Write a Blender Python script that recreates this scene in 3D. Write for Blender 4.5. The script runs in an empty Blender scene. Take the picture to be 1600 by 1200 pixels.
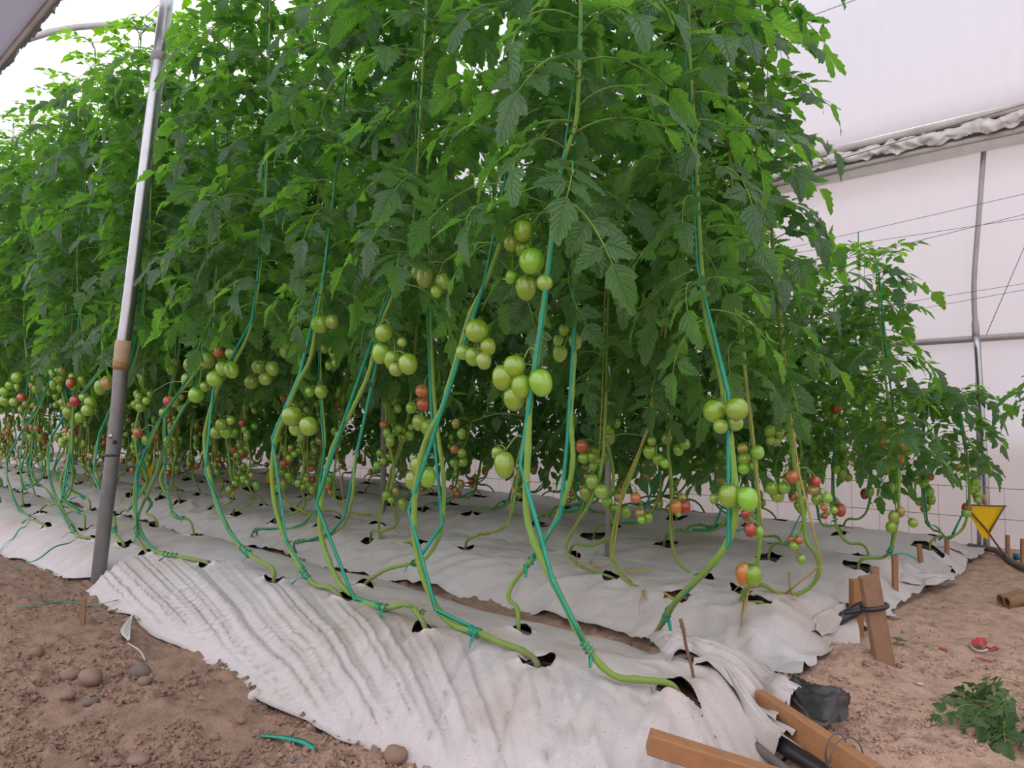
import bpy, math, random
import numpy as np
from mathutils import Vector, Matrix

rng = random.Random(7)
nrg = np.random.default_rng(11)
SC = bpy.context.scene
COL = SC.collection

# ------------------------------------------------------------------ camera, sky, exposure
CAM_Z = 0.85
FPX = 1150.0
YAW = math.radians(42.6)
PITCH = math.radians(2.49)
cam_d = bpy.data.cameras.new('camera')
cam_d.sensor_width = 36.0
cam_d.lens = FPX / 1600.0 * 36.0
cam_d.clip_start = 0.02
cam_d.clip_end = 200
cam = bpy.data.objects.new('camera', cam_d)
COL.objects.link(cam)
cam.location = (0, 0, CAM_Z)
cam.rotation_euler = (math.pi / 2 + PITCH, 0, YAW)
SC.camera = cam

world = bpy.data.worlds.new('overcast_sky')
SC.world = world
world.use_nodes = True
wn = world.node_tree.nodes
wn['Background'].inputs[0].default_value = (0.955, 0.935, 1.0, 1)
wn['Background'].inputs[1].default_value = 1.0

sun_d = bpy.data.lights.new('veiled_sun', 'SUN')
sun_d.energy = 5.2
sun_d.angle = math.radians(8)
sun_d.color = (1.0, 0.97, 0.93)
sun = bpy.data.objects.new('veiled_sun', sun_d)
COL.objects.link(sun)
sun.rotation_euler = (math.radians(36), math.radians(24), 0)      # high, from the near side of the house

SC.view_settings.view_transform = 'Standard'
SC.view_settings.look = 'None'
SC.view_settings.gamma = 1
SC.view_settings.use_curve_mapping = False
SC.view_settings.exposure = 0.45
SC.cycles.max_bounces = 9
SC.cycles.diffuse_bounces = 4
SC.cycles.glossy_bounces = 2
SC.cycles.transmission_bounces = 6
SC.cycles.transparent_max_bounces = 6
SC.cycles.use_denoising = True

# ------------------------------------------------------------------ picture -> place
R_ = Vector((math.cos(YAW), math.sin(YAW), 0))
FH = Vector((-math.sin(YAW), math.cos(YAW), 0))
UPW = Vector((0, 0, 1))
FWD = FH * math.cos(PITCH) + UPW * math.sin(PITCH)
UPV = -FH * math.sin(PITCH) + UPW * math.cos(PITCH)
EYE = Vector((0, 0, CAM_Z))


def ray(px, py):
    return FWD + R_ * ((px - 800) / FPX) + UPV * ((600 - py) / FPX)


def on_z(px, py, z=0.0):
    d = ray(px, py)
    return EYE + d * ((z - EYE.z) / d.z)


def on_y(px, py, y):
    d = ray(px, py)
    return EYE + d * (y / d.y)


def at_d(px, py, depth):
    return EYE + ray(px, py) * depth


def depth_of(p):
    return (Vector(p) - EYE).dot(FWD)


# ------------------------------------------------------------------ noise
def _hash(ix, iy, seed):
    h = (ix.astype(np.int64) * 374761393 + iy.astype(np.int64) * 668265263 + seed * 974634777) & 0x7fffffff
    h = ((h ^ (h >> 13)) * 1274126177) & 0x7fffffff
    h = h ^ (h >> 16)
    return (h & 0xffff) / 65535.0


def vnoise(x, y, seed=0):
    x = np.asarray(x, float); y = np.asarray(y, float)
    x, y = np.broadcast_arrays(x, y)
    ix = np.floor(x); iy = np.floor(y)
    fx = x - ix; fy = y - iy
    fx = fx * fx * (3 - 2 * fx); fy = fy * fy * (3 - 2 * fy)
    a = _hash(ix, iy, seed); b = _hash(ix + 1, iy, seed)
    c = _hash(ix, iy + 1, seed); d = _hash(ix + 1, iy + 1, seed)
    return (a * (1 - fx) + b * fx) * (1 - fy) + (c * (1 - fx) + d * fx) * fy


def fbm(x, y, seed=0, octv=4, gain=0.5):
    s = 0; a = 1; t = 0
    for k in range(octv):
        s = s + a * vnoise(np.asarray(x) * 2 ** k + 17.3 * k, np.asarray(y) * 2 ** k - 9.1 * k, seed + k)
        t += a; a *= gain
    return s / t


# ------------------------------------------------------------------ mesh helpers
class MB:
    def __init__(s):
        s.v = []; s.f = []; s.m = []; s.d = []; s.n = 0

    def add(s, v, f, mat=0, dat=None):
        v = np.asarray(v, float).reshape(-1, 3)
        s.v.append(v)
        s.d.append(np.zeros((len(v), 3)) if dat is None else np.asarray(dat, float).reshape(-1, 3))
        n = s.n
        s.f.extend([tuple(i + n for i in q) for q in f])
        s.m.extend([mat] * len(f))
        s.n += len(v)

    def merge(s, other, M=None, datr=None):
        for v, d in zip(other.v, other.d):
            pass
        V = np.concatenate(other.v); D = np.concatenate(other.d)
        if M is not None:
            A = np.array(M)
            V = V @ A[:3, :3].T + A[:3, 3]
        if datr is not None:
            D = D.copy(); D[:, 2] = (D[:, 2] + datr) % 1.0
        n = s.n
        s.v.append(V); s.d.append(D)
        s.f.extend([tuple(i + n for i in q) for q in other.f])
        s.m.extend(other.m)
        s.n += len(V)

    def mesh(s, name, mats, smooth=True):
        me = bpy.data.meshes.new(name)
        V = np.concatenate(s.v) if s.v else np.zeros((0, 3))
        me.from_pydata(V.tolist(), [], s.f)
        for m in (mats if isinstance(mats, (list, tuple)) else [mats]):
            me.materials.append(m)
        if len(s.f):
            me.polygons.foreach_set('material_index', np.array(s.m, dtype=np.int32))
            me.polygons.foreach_set('use_smooth', np.full(len(s.f), smooth))
            at = me.attributes.new('dat', 'FLOAT_VECTOR', 'POINT')
            at.data.foreach_set('vector', np.concatenate(s.d).astype(np.float32).ravel())
        me.update()
        return me


def link(name, me, parent=None, M=None):
    o = bpy.data.objects.new(name, me)
    COL.objects.link(o)
    if parent is not None:
        o.parent = parent
    if M is not None:
        o.matrix_local = M
    return o


def tag(o, label=None, cat=None, group=None, kind=None):
    if label: o['label'] = label
    if cat: o['category'] = cat
    if group: o['group'] = group
    if kind: o['kind'] = kind
    return o


def empty(name, loc, rz=0):
    o = bpy.data.objects.new(name, None)
    COL.objects.link(o)
    o.location = loc
    o.rotation_euler = (0, 0, rz)
    o.empty_display_size = 0.05
    return o


def catmull(P, per=6):
    P = [np.array(p, float) for p in P]
    if len(P) < 3:
        return np.array(P)
    out = []
    Q = [2 * P[0] - P[1]] + P + [2 * P[-1] - P[-2]]
    for i in range(1, len(Q) - 2):
        a, b, c, d = Q[i - 1], Q[i], Q[i + 1], Q[i + 2]
        for k in range(per):
            t = k / per
            out.append(0.5 * (2 * b + (c - a) * t + (2 * a - 5 * b + 4 * c - d) * t * t + (3 * b - a - 3 * c + d) * t ** 3))
    out.append(P[-1])
    return np.array(out)


def frames(P):
    P = np.asarray(P, float)
    T = np.gradient(P, axis=0)
    T /= np.linalg.norm(T, axis=1)[:, None] + 1e-12
    u = np.cross(T[0], [0, 0, 1.0])
    if np.linalg.norm(u) < 0.05:
        u = np.cross(T[0], [0, 1.0, 0])
    u /= np.linalg.norm(u)
    U = [u]
    for i in range(1, len(P)):
        u = U[-1] - T[i] * np.dot(U[-1], T[i])
        u /= np.linalg.norm(u) + 1e-12
        U.append(u)
    U = np.array(U)
    return T, U, np.cross(T, U)


def tube(mb, P, rad, n=8, mat=0, cap=True, dr=0.0):
    P = np.asarray(P, float)
    T, U, W = frames(P)
    rad = np.broadcast_to(np.asarray(rad, float), (len(P),))
    a = np.arange(n) * 2 * math.pi / n
    ring = np.cos(a)[None, :, None] * U[:, None, :] + np.sin(a)[None, :, None] * W[:, None, :]
    V = (P[:, None, :] + ring * rad[:, None, None]).reshape(-1, 3)
    F = []
    for i in range(len(P) - 1):
        for j in range(n):
            k = (j + 1) % n
            F.append((i * n + j, i * n + k, (i + 1) * n + k, (i + 1) * n + j))
    if cap:
        F.append(tuple(range(n - 1, -1, -1)))
        F.append(tuple((len(P) - 1) * n + j for j in range(n)))
    t = np.repeat(np.linspace(0, 1, len(P)), n)
    D = np.stack([t, np.tile(a / (2 * math.pi), len(P)), np.full(len(t), dr)], 1)
    mb.add(V, F, mat, D)


def ribbon(mb, P, w, th=0.0012, mat=0, twist=0.0, ref=(0, 0, 1), phase=0.0):
    """flat tape of real thickness along P, its width turning slowly about the line"""
    P = np.asarray(P, float)
    T, U, W = frames(P)
    n = len(P)
    ang = phase + np.linspace(0, twist, n)
    A = np.cos(ang)[:, None] * U + np.sin(ang)[:, None] * W
    B = -np.sin(ang)[:, None] * U + np.cos(ang)[:, None] * W
    w = np.broadcast_to(np.asarray(w, float), (n,))[:, None]
    mid = P + B * th * 1.5
    V = np.concatenate([P - A * w / 2, mid, P + A * w / 2, P - B * th])
    F = []
    for i in range(n - 1):
        for a, b in ((0, 1), (1, 2), (2, 3), (3, 0)):
            F.append((a * n + i, a * n + i + 1, b * n + i + 1, b * n + i))
    F += [(0, n, 2 * n, 3 * n), (n - 1, 4 * n - 1, 3 * n - 1, 2 * n - 1)]
    D = np.zeros((4 * n, 3)); D[:, 0] = np.tile(np.linspace(0, 1, n), 4)
    D[:, 1] = np.repeat([0, .5, 1, .5], n)
    mb.add(V, F, mat, D)


def box_between(mb, A, B, w, h, up=(0, 0, 1), mat=0, bev=0.004, wob=0.0):
    """a sawn beam from A to B, width w, height h, chamfered edges"""
    A = Vector(A); B = Vector(B)
    t = (B - A); L = t.length; t.normalize()
    s = t.cross(Vector(up)).normalized()
    u = s.cross(t).normalized()
    prof = []
    hw, hh = w / 2, h / 2
    for sx, sy in ((1, 1), (-1, 1), (-1, -1), (1, -1)):
        c = [(sx * hw, sy * (hh - bev)), (sx * (hw - bev), sy * hh)]
        if sx * sy < 0: c.reverse()
        prof += c
    n = len(prof)
    st = np.linspace(0, 1, 9)
    V = []; D = []
    for k, q in enumerate(st):
        ww = wob * math.sin(q * 5 + 1)
        for i, (a, b) in enumerate(prof):
            V.append(A + t * (L * q) + s * (a + ww) + u * (b + ww * 0.5))
            D.append((q * L, a / w + .5, b / h + .5))
    F = []
    for k in range(len(st) - 1):
        for j in range(n):
            jj = (j + 1) % n
            F.append((k * n + j, k * n + jj, (k + 1) * n + jj, (k + 1) * n + j))
    F.append(tuple(range(n - 1, -1, -1)))
    F.append(tuple((len(st) - 1) * n + j for j in range(n)))
    mb.add([tuple(v) for v in V], F, mat, D)


def grid_faces(nx, ny):
    i = np.arange(nx - 1)[:, None] * ny + np.arange(ny - 1)[None, :]
    return np.stack([i, i + ny, i + ny + 1, i + 1], -1).reshape(-1, 4)


def grid_mesh(name, V, F, mats, dat=None, smooth=True):
    V = np.asarray(V, np.float32).reshape(-1, 3)
    F = np.asarray(F, np.int32)
    me = bpy.data.meshes.new(name)
    me.vertices.add(len(V)); me.vertices.foreach_set('co', V.ravel())
    me.loops.add(F.size); me.loops.foreach_set('vertex_index', F.ravel())
    me.polygons.add(len(F))
    me.polygons.foreach_set('loop_start', np.arange(len(F), dtype=np.int32) * F.shape[1])
    me.polygons.foreach_set('use_smooth', np.full(len(F), smooth))
    for m in (mats if isinstance(mats, (list, tuple)) else [mats]):
        me.materials.append(m)
    if dat is not None:
        at = me.attributes.new('dat', 'FLOAT_VECTOR', 'POINT')
        at.data.foreach_set('vector', np.asarray(dat, np.float32).ravel())
    me.update(calc_edges=True)
    me.validate()
    return me


# ------------------------------------------------------------------ materials
class NT:
    def __init__(s, name):
        s.mat = bpy.data.materials.new(name)
        s.mat.use_nodes = True
        s.t = s.mat.node_tree
        s.t.nodes.clear()
        s.out = s.n('ShaderNodeOutputMaterial')

    def n(s, typ, **kw):
        nd = s.t.nodes.new(typ)
        for k, v in kw.items():
            setattr(nd, k, v)
        return nd

    def l(s, a, b):
        s.t.links.new(a, b)

    def val(s, sock, v):
        if hasattr(v, 'is_linked') or hasattr(v, 'links'):
            s.l(v, sock)
        else:
            if isinstance(v, (tuple, list)) and len(v) == 3 and sock.type == 'RGBA':
                v = (*v, 1)
            sock.default_value = v

    def math(s, op, a, b=0.0, clamp=False):
        nd = s.n('ShaderNodeMath', operation=op, use_clamp=clamp)
        s.val(nd.inputs[0], a); s.val(nd.inputs[1], b)
        return nd.outputs[0]

    def mix(s, f, a, b, mode='MIX'):
        nd = s.n('ShaderNodeMix', data_type='RGBA', blend_type=mode)
        s.val(nd.inputs[0], f); s.val(nd.inputs[6], a); s.val(nd.inputs[7], b)
        return nd.outputs[2]

    def ramp(s, f, stops, interp='LINEAR'):
        nd = s.n('ShaderNodeValToRGB')
        cr = nd.color_ramp
        cr.interpolation = interp
        while len(cr.elements) > 1:
            cr.elements.remove(cr.elements[-1])
        for i, (p, c) in enumerate(stops):
            e = cr.elements[0] if i == 0 else cr.elements.new(p)
            e.position = p
            e.color = (*c, 1) if len(c) == 3 else c
        s.l(f, nd.inputs[0])
        return nd.outputs[0]

    def noise(s, vec, scale, detail=3, rough=0.55, dist=0.0):
        nd = s.n('ShaderNodeTexNoise')
        if vec is not None: s.l(vec, nd.inputs['Vector'])
        nd.inputs['Scale'].default_value = scale
        nd.inputs['Detail'].default_value = detail
        nd.inputs['Roughness'].default_value = rough
        nd.inputs['Distortion'].default_value = dist
        return nd.outputs[0]

    def coord(s, which='Object'):
        return s.n('ShaderNodeTexCoord').outputs[which]

    def mapping(s, vec, scale=(1, 1, 1), rot=(0, 0, 0)):
        nd = s.n('ShaderNodeMapping')
        s.l(vec, nd.inputs[0])
        nd.inputs['Scale'].default_value = scale
        nd.inputs['Rotation'].default_value = rot
        return nd.outputs[0]

    def dat(s):
        a = s.n('ShaderNodeAttribute', attribute_name='dat')
        x = s.n('ShaderNodeSeparateXYZ')
        s.l(a.outputs['Vector'], x.inputs[0])
        return x.outputs[0], x.outputs[1], x.outputs[2]

    def orand(s):
        return s.n('ShaderNodeObjectInfo').outputs['Random']

    def back(s):
        return s.n('ShaderNodeNewGeometry').outputs['Backfacing']

    def bump(s, h, strength=0.3, dist=0.01, nrm=None):
        nd = s.n('ShaderNodeBump')
        nd.inputs['Strength'].default_value = strength
        nd.inputs['Distance'].default_value = dist
        s.l(h, nd.inputs['Height'])
        if nrm is not None: s.l(nrm, nd.inputs['Normal'])
        return nd.outputs[0]

    def bsdf(s, color, rough=0.5, spec=0.5, metal=0.0, nrm=None, **kw):
        nd = s.n('ShaderNodeBsdfPrincipled')
        s.val(nd.inputs['Base Color'], color)
        s.val(nd.inputs['Roughness'], rough)
        s.val(nd.inputs['Specular IOR Level'], spec)
        s.val(nd.inputs['Metallic'], metal)
        if nrm is not None: s.l(nrm, nd.inputs['Normal'])
        for k, v in kw.items():
            s.val(nd.inputs[k], v)
        return nd.outputs[0]

    def translucent(s, color, nrm=None):
        nd = s.n('ShaderNodeBsdfTranslucent')
        s.val(nd.inputs[0], color)
        if nrm is not None: s.l(nrm, nd.inputs[1])
        return nd.outputs[0]

    def mixs(s, f, a, b):
        nd = s.n('ShaderNodeMixShader')
        s.val(nd.inputs[0], f); s.l(a, nd.inputs[1]); s.l(b, nd.inputs[2])
        return nd.outputs[0]

    def done(s, sh):
        s.l(sh, s.out.inputs[0])
        return s.mat


def mat_leaf(name, dark=(0.017, 0.054, 0.031), mid=(0.050, 0.130, 0.055), tr=(0.31, 0.74, 0.055), trf=0.46):
    m = NT(name)
    t, sx, r = m.dat()
    orr = m.orand()
    rr = m.math('FRACT', m.math('ADD', r, orr))
    ab = m.math('ABSOLUTE', sx)
    # veins
    ph = m.math('MULTIPLY', m.math('SUBTRACT', t, m.math('MULTIPLY', ab, 0.30)), 44.0)
    side = m.math('POWER', m.math('ADD', m.math('MULTIPLY', m.math('SINE', ph), 0.5), 0.5), 6.0)
    midr = m.math('SUBTRACT', 1.0, m.math('MULTIPLY', ab, 9.0), clamp=True)
    vein = m.math('MAXIMUM', m.math('MULTIPLY', side, 0.6), midr)
    base = m.mix(rr, dark, mid)
    base = m.mix(m.math('MULTIPLY', vein, 0.35), base, (0.10, 0.22, 0.06))
    nz = m.noise(m.coord('Object'), 60, 2)
    base = m.mix(m.math('MULTIPLY', nz, 0.25), base, (0.06, 0.12, 0.05))
    bk = m.back()
    base = m.mix(m.math('MULTIPLY', bk, 0.55), base, (0.085, 0.16, 0.075))
    hgt = m.math('ADD', m.math('MULTIPLY', vein, -1.0), m.math('MULTIPLY', m.noise(m.coord('Object'), 90, 2), 0.8))
    nrm = m.bump(hgt, 0.75, 0.006)
    pr = m.bsdf(base, 0.30, 0.75, nrm=nrm, **{'Sheen Weight': 0.10, 'Sheen Roughness': 0.35, 'Sheen Tint': (0.75, 0.85, 0.9)})
    tc = m.mix(rr, tr, (tr[0] * 0.62, tr[1] * 0.74, tr[2] * 0.8))
    tc = m.mix(m.math('MULTIPLY', vein, 0.3), tc, (0.08, 0.26, 0.02))
    tl = m.translucent(tc, nrm)
    return m.done(m.mixs(trf, pr, tl))


M_leaf = mat_leaf('tomato_leaf')
M_leaf_young = mat_leaf('young_leaf', (0.05, 0.13, 0.03), (0.085, 0.21, 0.04), (0.38, 0.86, 0.02), 0.56)
M_leaf_cut = mat_leaf('cut_leaf', (0.05, 0.12, 0.03), (0.09, 0.2, 0.05), (0.16, 0.4, 0.03), 0.25)


def mat_stem():
    m = NT('stem_skin')
    t, a, r = m.dat()
    nz = m.noise(m.coord('Object'), 35, 4)
    c = m.ramp(t, [(0.0, (0.13, 0.115, 0.06)), (0.035, (0.17, 0.17, 0.06)), (0.10, (0.18, 0.30, 0.045)), (0.35, (0.20, 0.36, 0.05)), (1.0, (0.20, 0.38, 0.06))])
    c = m.mix(m.math('MULTIPLY', nz, 0.4), c, (0.11, 0.19, 0.03))
    c = m.mix(r, c, (0.22, 0.17, 0.08))
    nrm = m.bump(m.noise(m.mapping(m.coord('Object'), (1, 1, .3)), 160, 3), 0.35, 0.003)
    return m.done(m.bsdf(c, 0.5, 0.35, nrm=nrm, **{'Sheen Weight': 0.15}))


M_stem = mat_stem()


def mat_twine(name, c1, c2):
    m = NT(name)
    t, a, r = m.dat()
    nz = m.noise(m.coord('Object'), 40, 3)
    c = m.mix(nz, c1, c2)
    fib = m.math('SINE', m.math('MULTIPLY', a, 60.0))
    pr = m.bsdf(c, 0.33, 0.5, nrm=m.bump(fib, 0.2, 0.001))
    return m.done(m.mixs(0.25, pr, m.translucent(c2)))


M_twg = mat_twine('green_twine', (0.015, 0.33, 0.20), (0.05, 0.52, 0.36))
M_twy = mat_twine('yellow_twine', (0.46, 0.33, 0.07), (0.66, 0.50, 0.14))


def mat_tomato(name, stops):
    m = NT(name)
    t, a, r = m.dat()
    orr = m.orand()
    c = m.ramp(t, stops)
    hs = m.n('ShaderNodeHueSaturation')
    m.val(hs.inputs['Hue'], m.math('ADD', 0.5 - 0.018, m.math('MULTIPLY', orr, 0.036)))
    m.val(hs.inputs['Value'], m.math('ADD', 0.8, m.math('MULTIPLY', orr, 0.4)))
    m.l(c, hs.inputs['Color'])
    nz = m.noise(m.coord('Object'), 120, 2)
    c = m.mix(m.math('MULTIPLY', nz, 0.10), hs.outputs[0], (0.30, 0.42, 0.07))
    pr = m.bsdf(c, 0.25, 0.9, **{'Coat Weight': 0.55, 'Coat Roughness': 0.08})
    return m.done(m.mixs(0.10, pr, m.translucent(c)))


TOM = {
    'g': mat_tomato('green_tomato', [(0, (0.14, 0.31, 0.012)), (0.35, (0.215, 0.44, 0.018)), (0.75, (0.28, 0.50, 0.03)), (1, (0.35, 0.53, 0.06))]),
    'p': mat_tomato('pale_tomato', [(0, (0.18, 0.32, 0.025)), (0.5, (0.27, 0.44, 0.045)), (1, (0.34, 0.48, 0.075))]),
    'y': mat_tomato('turning_tomato', [(0, (0.45, 0.33, 0.04)), (0.5, (0.42, 0.34, 0.06)), (1, (0.50, 0.27, 0.07))]),
    'o': mat_tomato('orange_tomato', [(0, (0.42, 0.19, 0.045)), (0.5, (0.56, 0.15, 0.035)), (1, (0.58, 0.13, 0.035))]),
    'r': mat_tomato('red_tomato', [(0, (0.42, 0.09, 0.03)), (0.5, (0.52, 0.06, 0.025)), (1, (0.5, 0.05, 0.025))]),
}


def mat_mulch():
    m = NT('mulch_plastic')
    t, a, r = m.dat()         # r: dirt amount held in the sheet
    co = m.coord('Object')
    n1 = m.noise(co, 2.2, 4, 0.6)
    n2 = m.noise(co, 22, 4, 0.65)
    n3 = m.noise(co, 160, 2, 0.6)
    c = m.mix(n2, (0.475, 0.46, 0.465), (0.61, 0.59, 0.595))
    dirt = m.math('MULTIPLY', m.ramp(n1, [(0.35, (0, 0, 0)), (0.7, (1, 1, 1))]), m.math('ADD', 0.42, m.math('MULTIPLY', r, 0.55)))
    c = m.mix(dirt, c, (0.42, 0.34, 0.27))
    sp = m.ramp(n3, [(0.30, (1, 1, 1)), (0.36, (0, 0, 0))])
    c = m.mix(m.math('MULTIPLY', sp, 0.55), c, (0.17, 0.11, 0.075))
    bk = m.back()
    c = m.mix(bk, c, (0.012, 0.012, 0.013))
    fine = m.noise(m.mapping(co, (1.0, 0.35, 1), (0, 0, 0.75)), 45, 4, 0.6, 0.6)
    nrm = m.bump(fine, 0.25, 0.008)
    return m.done(m.bsdf(c, m.math('ADD', 0.33, m.math('MULTIPLY', n2, 0.25)), 0.45, nrm=nrm))


M_mulch = mat_mulch()


def simple(name, c, rough=0.6, spec=0.4, metal=0.0, c2=None, scale=20, bump=0.0, bd=0.004):
    m = NT(name)
    nz = m.noise(m.coord('Object'), scale, 4, 0.6)
    col = m.mix(nz, c, c2 if c2 else c)
    nrm = m.bump(m.noise(m.coord('Object'), scale * 5, 3), bump, bd) if bump else None
    return m.done(m.bsdf(col, rough, spec, metal, nrm=nrm))


M_black = simple('black_plastic', (0.012, 0.012, 0.013), 0.32, 0.5, c2=(0.03, 0.03, 0.032), scale=12)
M_blackfilm = simple('dusty_black_film', (0.02, 0.02, 0.022), 0.34, 0.5, c2=(0.055, 0.05, 0.05), scale=9, bump=.3, bd=.01)
M_galv = simple('galvanised_steel', (0.36, 0.37, 0.39), 0.28, 0.5, 0.95, c2=(0.54, 0.55, 0.58), scale=14)
M_galv_dirty = simple('weathered_steel', (0.30, 0.275, 0.26), 0.5, 0.4, 0.25, c2=(0.48, 0.46, 0.45), scale=9)
M_pole = simple('dull_pole_steel', (0.15, 0.148, 0.152), 0.42, 0.5, 0.55, c2=(0.27, 0.265, 0.27), scale=11)
M_gut = simple('grimy_gutter_metal', (0.30, 0.26, 0.235), 0.6, 0.3, 0.0, c2=(0.66, 0.63, 0.61), scale=5)
M_wire = simple('steel_wire', (0.14, 0.13, 0.14), 0.5, 0.4, 0.4)
M_fence = simple('dull_fence_wire', (0.30, 0.26, 0.25), 0.6, 0.3, 0.1)
M_pipe_grey = simple('dusty_grey_pipe', (0.10, 0.088, 0.08), 0.6, 0.3, c2=(0.19, 0.165, 0.15), scale=15)
M_tape = simple('worn_masking_tape', (0.50, 0.38, 0.29), 0.7, 0.2, c2=(0.40, 0.26, 0.14), scale=40, bump=.3)
M_glue = simple('old_glue', (0.36, 0.21, 0.04), 0.5, 0.4, c2=(0.18, 0.11, 0.05), scale=60)
M_trap = None


def mat_wood(name, a, b, dirt=0.3):
    m = NT(name)
    t, u, v = m.dat()
    cmb = m.n('ShaderNodeCombineXYZ')
    m.l(m.math('MULTIPLY', t, 1.3), cmb.inputs[0]); m.l(u, cmb.inputs[1]); m.l(v, cmb.inputs[2])
    g = m.noise(m.mapping(cmb.outputs[0], (4, 7, 7)), 3.0, 5, 0.65, 1.2)
    c = m.mix(g, a, b)
    n2 = m.noise(m.coord('Object'), 18, 4, 0.7)
    c = m.mix(m.math('MULTIPLY', m.ramp(n2, [(0.45, (0, 0, 0)), (0.7, (1, 1, 1))]), dirt), c, (0.12, 0.075, 0.05))
    return m.done(m.bsdf(c, 0.62, 0.3, nrm=m.bump(g, 0.3, 0.004)))


M_wood = mat_wood('sawn_timber', (0.22, 0.09, 0.035), (0.50, 0.27, 0.125))
M_wood_grey = mat_wood('old_stake_wood', (0.24, 0.14, 0.085), (0.36, 0.22, 0.14), 0.5)
M_twig = mat_wood('dry_twig', (0.13, 0.07, 0.05), (0.24, 0.15, 0.10), 0.4)


def mat_soil():
    m = NT('dry_soil')
    co = m.coord('Object')
    n1 = m.noise(co, 1.3, 4, 0.6)
    n2 = m.noise(co, 14, 5, 0.7)
    n3 = m.noise(co, 95, 4, 0.7)
    sx = m.n('ShaderNodeSeparateXYZ'); m.l(co, sx.inputs[0])
    trod = m.math('ADD', m.math('MULTIPLY', m.math('ADD', m.math('ADD', sx.outputs[0], 1.45), m.math('MULTIPLY', sx.outputs[1], .28)), 1.6), m.math('MULTIPLY', m.math('SUBTRACT', n1, .5), 1.4), clamp=True)
    c = m.mix(n1, (0.33, 0.22, 0.162), (0.455, 0.315, 0.232))
    c = m.mix(trod, c, m.mix(n1, (0.55, 0.375, 0.28), (0.67, 0.475, 0.365)))
    c = m.mix(m.math('MULTIPLY', m.ramp(n2, [(0.36, (1, 1, 1)), (0.55, (0, 0, 0))]), 0.45), c, (0.15, 0.092, 0.068))
    c = m.mix(m.math('MULTIPLY', m.ramp(n3, [(0.55, (0, 0, 0)), (0.72, (1, 1, 1))]), 0.45), c, (0.55, 0.41, 0.31))
    n4 = m.noise(co, 260, 3, 0.7)
    c = m.mix(m.math('MULTIPLY', m.ramp(n4, [(0.34, (1, 1, 1)), (0.46, (0, 0, 0))]), 0.60), c, (0.13, 0.08, 0.06))
    h = m.math('ADD', m.math('MULTIPLY', n2, 1.0), m.math('ADD', m.math('MULTIPLY', n3, 0.7), m.math('MULTIPLY', n4, .35)))
    return m.done(m.bsdf(c, 0.95, 0.12, nrm=m.bump(h, 0.7, 0.02)))


M_soil = mat_soil()


def mat_stone(name, a, b):
    m = NT(name)
    n1 = m.noise(m.coord('Object'), 22, 5, 0.7)
    c = m.mix(n1, a, b)
    return m.done(m.bsdf(c, 0.85, 0.25, nrm=m.bump(n1, 0.5, 0.006)))


M_stone = mat_stone('brown_stone', (0.17, 0.115, 0.085), (0.34, 0.245, 0.185))
M_clod = mat_stone('earth_clod', (0.19, 0.125, 0.092), (0.34, 0.23, 0.17))
M_stone_grey = mat_stone('grey_stone', (0.11, 0.095, 0.085), (0.24, 0.205, 0.185))
M_stone_pale = mat_stone('pale_lump', (0.42, 0.39, 0.37), (0.62, 0.58, 0.56))


def mat_film(name, streak=True, grubby=0.0):
    m = NT(name)
    co = m.coord('Object')
    t, a, r = m.dat()
    cmb = m.n('ShaderNodeCombineXYZ')
    m.l(m.math('MULTIPLY', t, 1.0), cmb.inputs[0]); m.l(m.math('MULTIPLY', a, 0.10), cmb.inputs[1])
    st = m.noise(cmb.outputs[0], 26, 4, 0.75)
    big = m.noise(co, 0.9, 4, 0.6)
    c = m.mix(m.math('MULTIPLY', st, 0.42 if streak else 0.2), (0.765, 0.765, 0.825), (0.60, 0.585, 0.645))
    c = m.mix(m.math('MULTIPLY', big, 0.18), c, (0.62, 0.595, 0.63))
    # grime along the foot of the sheet (r marks the dirty zones)
    dn = m.noise(co, 3.5, 5, 0.7)
    c = m.mix(m.math('MULTIPLY', r, m.math('ADD', 0.45, m.math('MULTIPLY', dn, 0.6)), clamp=True), c, (0.46, 0.385, 0.32))
    nrm = m.bump(st, 0.15, 0.01)
    pr = m.bsdf(c, 0.45, 0.3, nrm=nrm)
    return m.done(m.mixs(0.72, pr, m.translucent(c)))


M_film = mat_film('greenhouse_film')

m_ = NT('yellow_trap_sheet')
cy = m_.mix(m_.noise(m_.coord('Object'), 30, 3), (0.97, 0.74, 0.005), (0.98, 0.80, 0.01))
M_trap = m_.done(m_.mixs(0.62, m_.bsdf(cy, 0.3, 0.5), m_.translucent(cy)))
M_red = simple('red_wrapper', (0.55, 0.03, 0.03), 0.35, 0.5, c2=(0.42, 0.02, 0.025))
M_white = simple('white_plastic_scrap', (0.66, 0.64, 0.62), 0.5, 0.4, c2=(0.52, 0.48, 0.44), scale=30)
M_card = simple('brown_cardboard', (0.30, 0.19, 0.10), 0.8, 0.2, c2=(0.20, 0.12, 0.065), scale=25, bump=.2)
M_hem = simple('crumpled_hem_film', (0.80, 0.78, 0.78), 0.45, 0.4, c2=(0.42, 0.36, 0.32), scale=16)
M_tan = simple('tan_cloth', (0.70, 0.67, 0.65), 0.7, 0.2, c2=(0.50, 0.45, 0.41), scale=12)
M_blue = simple('blue_connector', (0.02, 0.16, 0.33), 0.4, 0.5)
M_yflower = simple('yellow_flower_petal', (0.75, 0.5, 0.02), 0.5, 0.3)

# ------------------------------------------------------------------ the ground plan
def interp_edge(pxs, z, lo=None, hi=None):
    P = sorted([tuple(on_z(a, b, z)) for a, b in pxs])
    xs = np.array([p[0] for p in P]); ys = np.array([p[1] for p in P])
    return xs, ys


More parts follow.
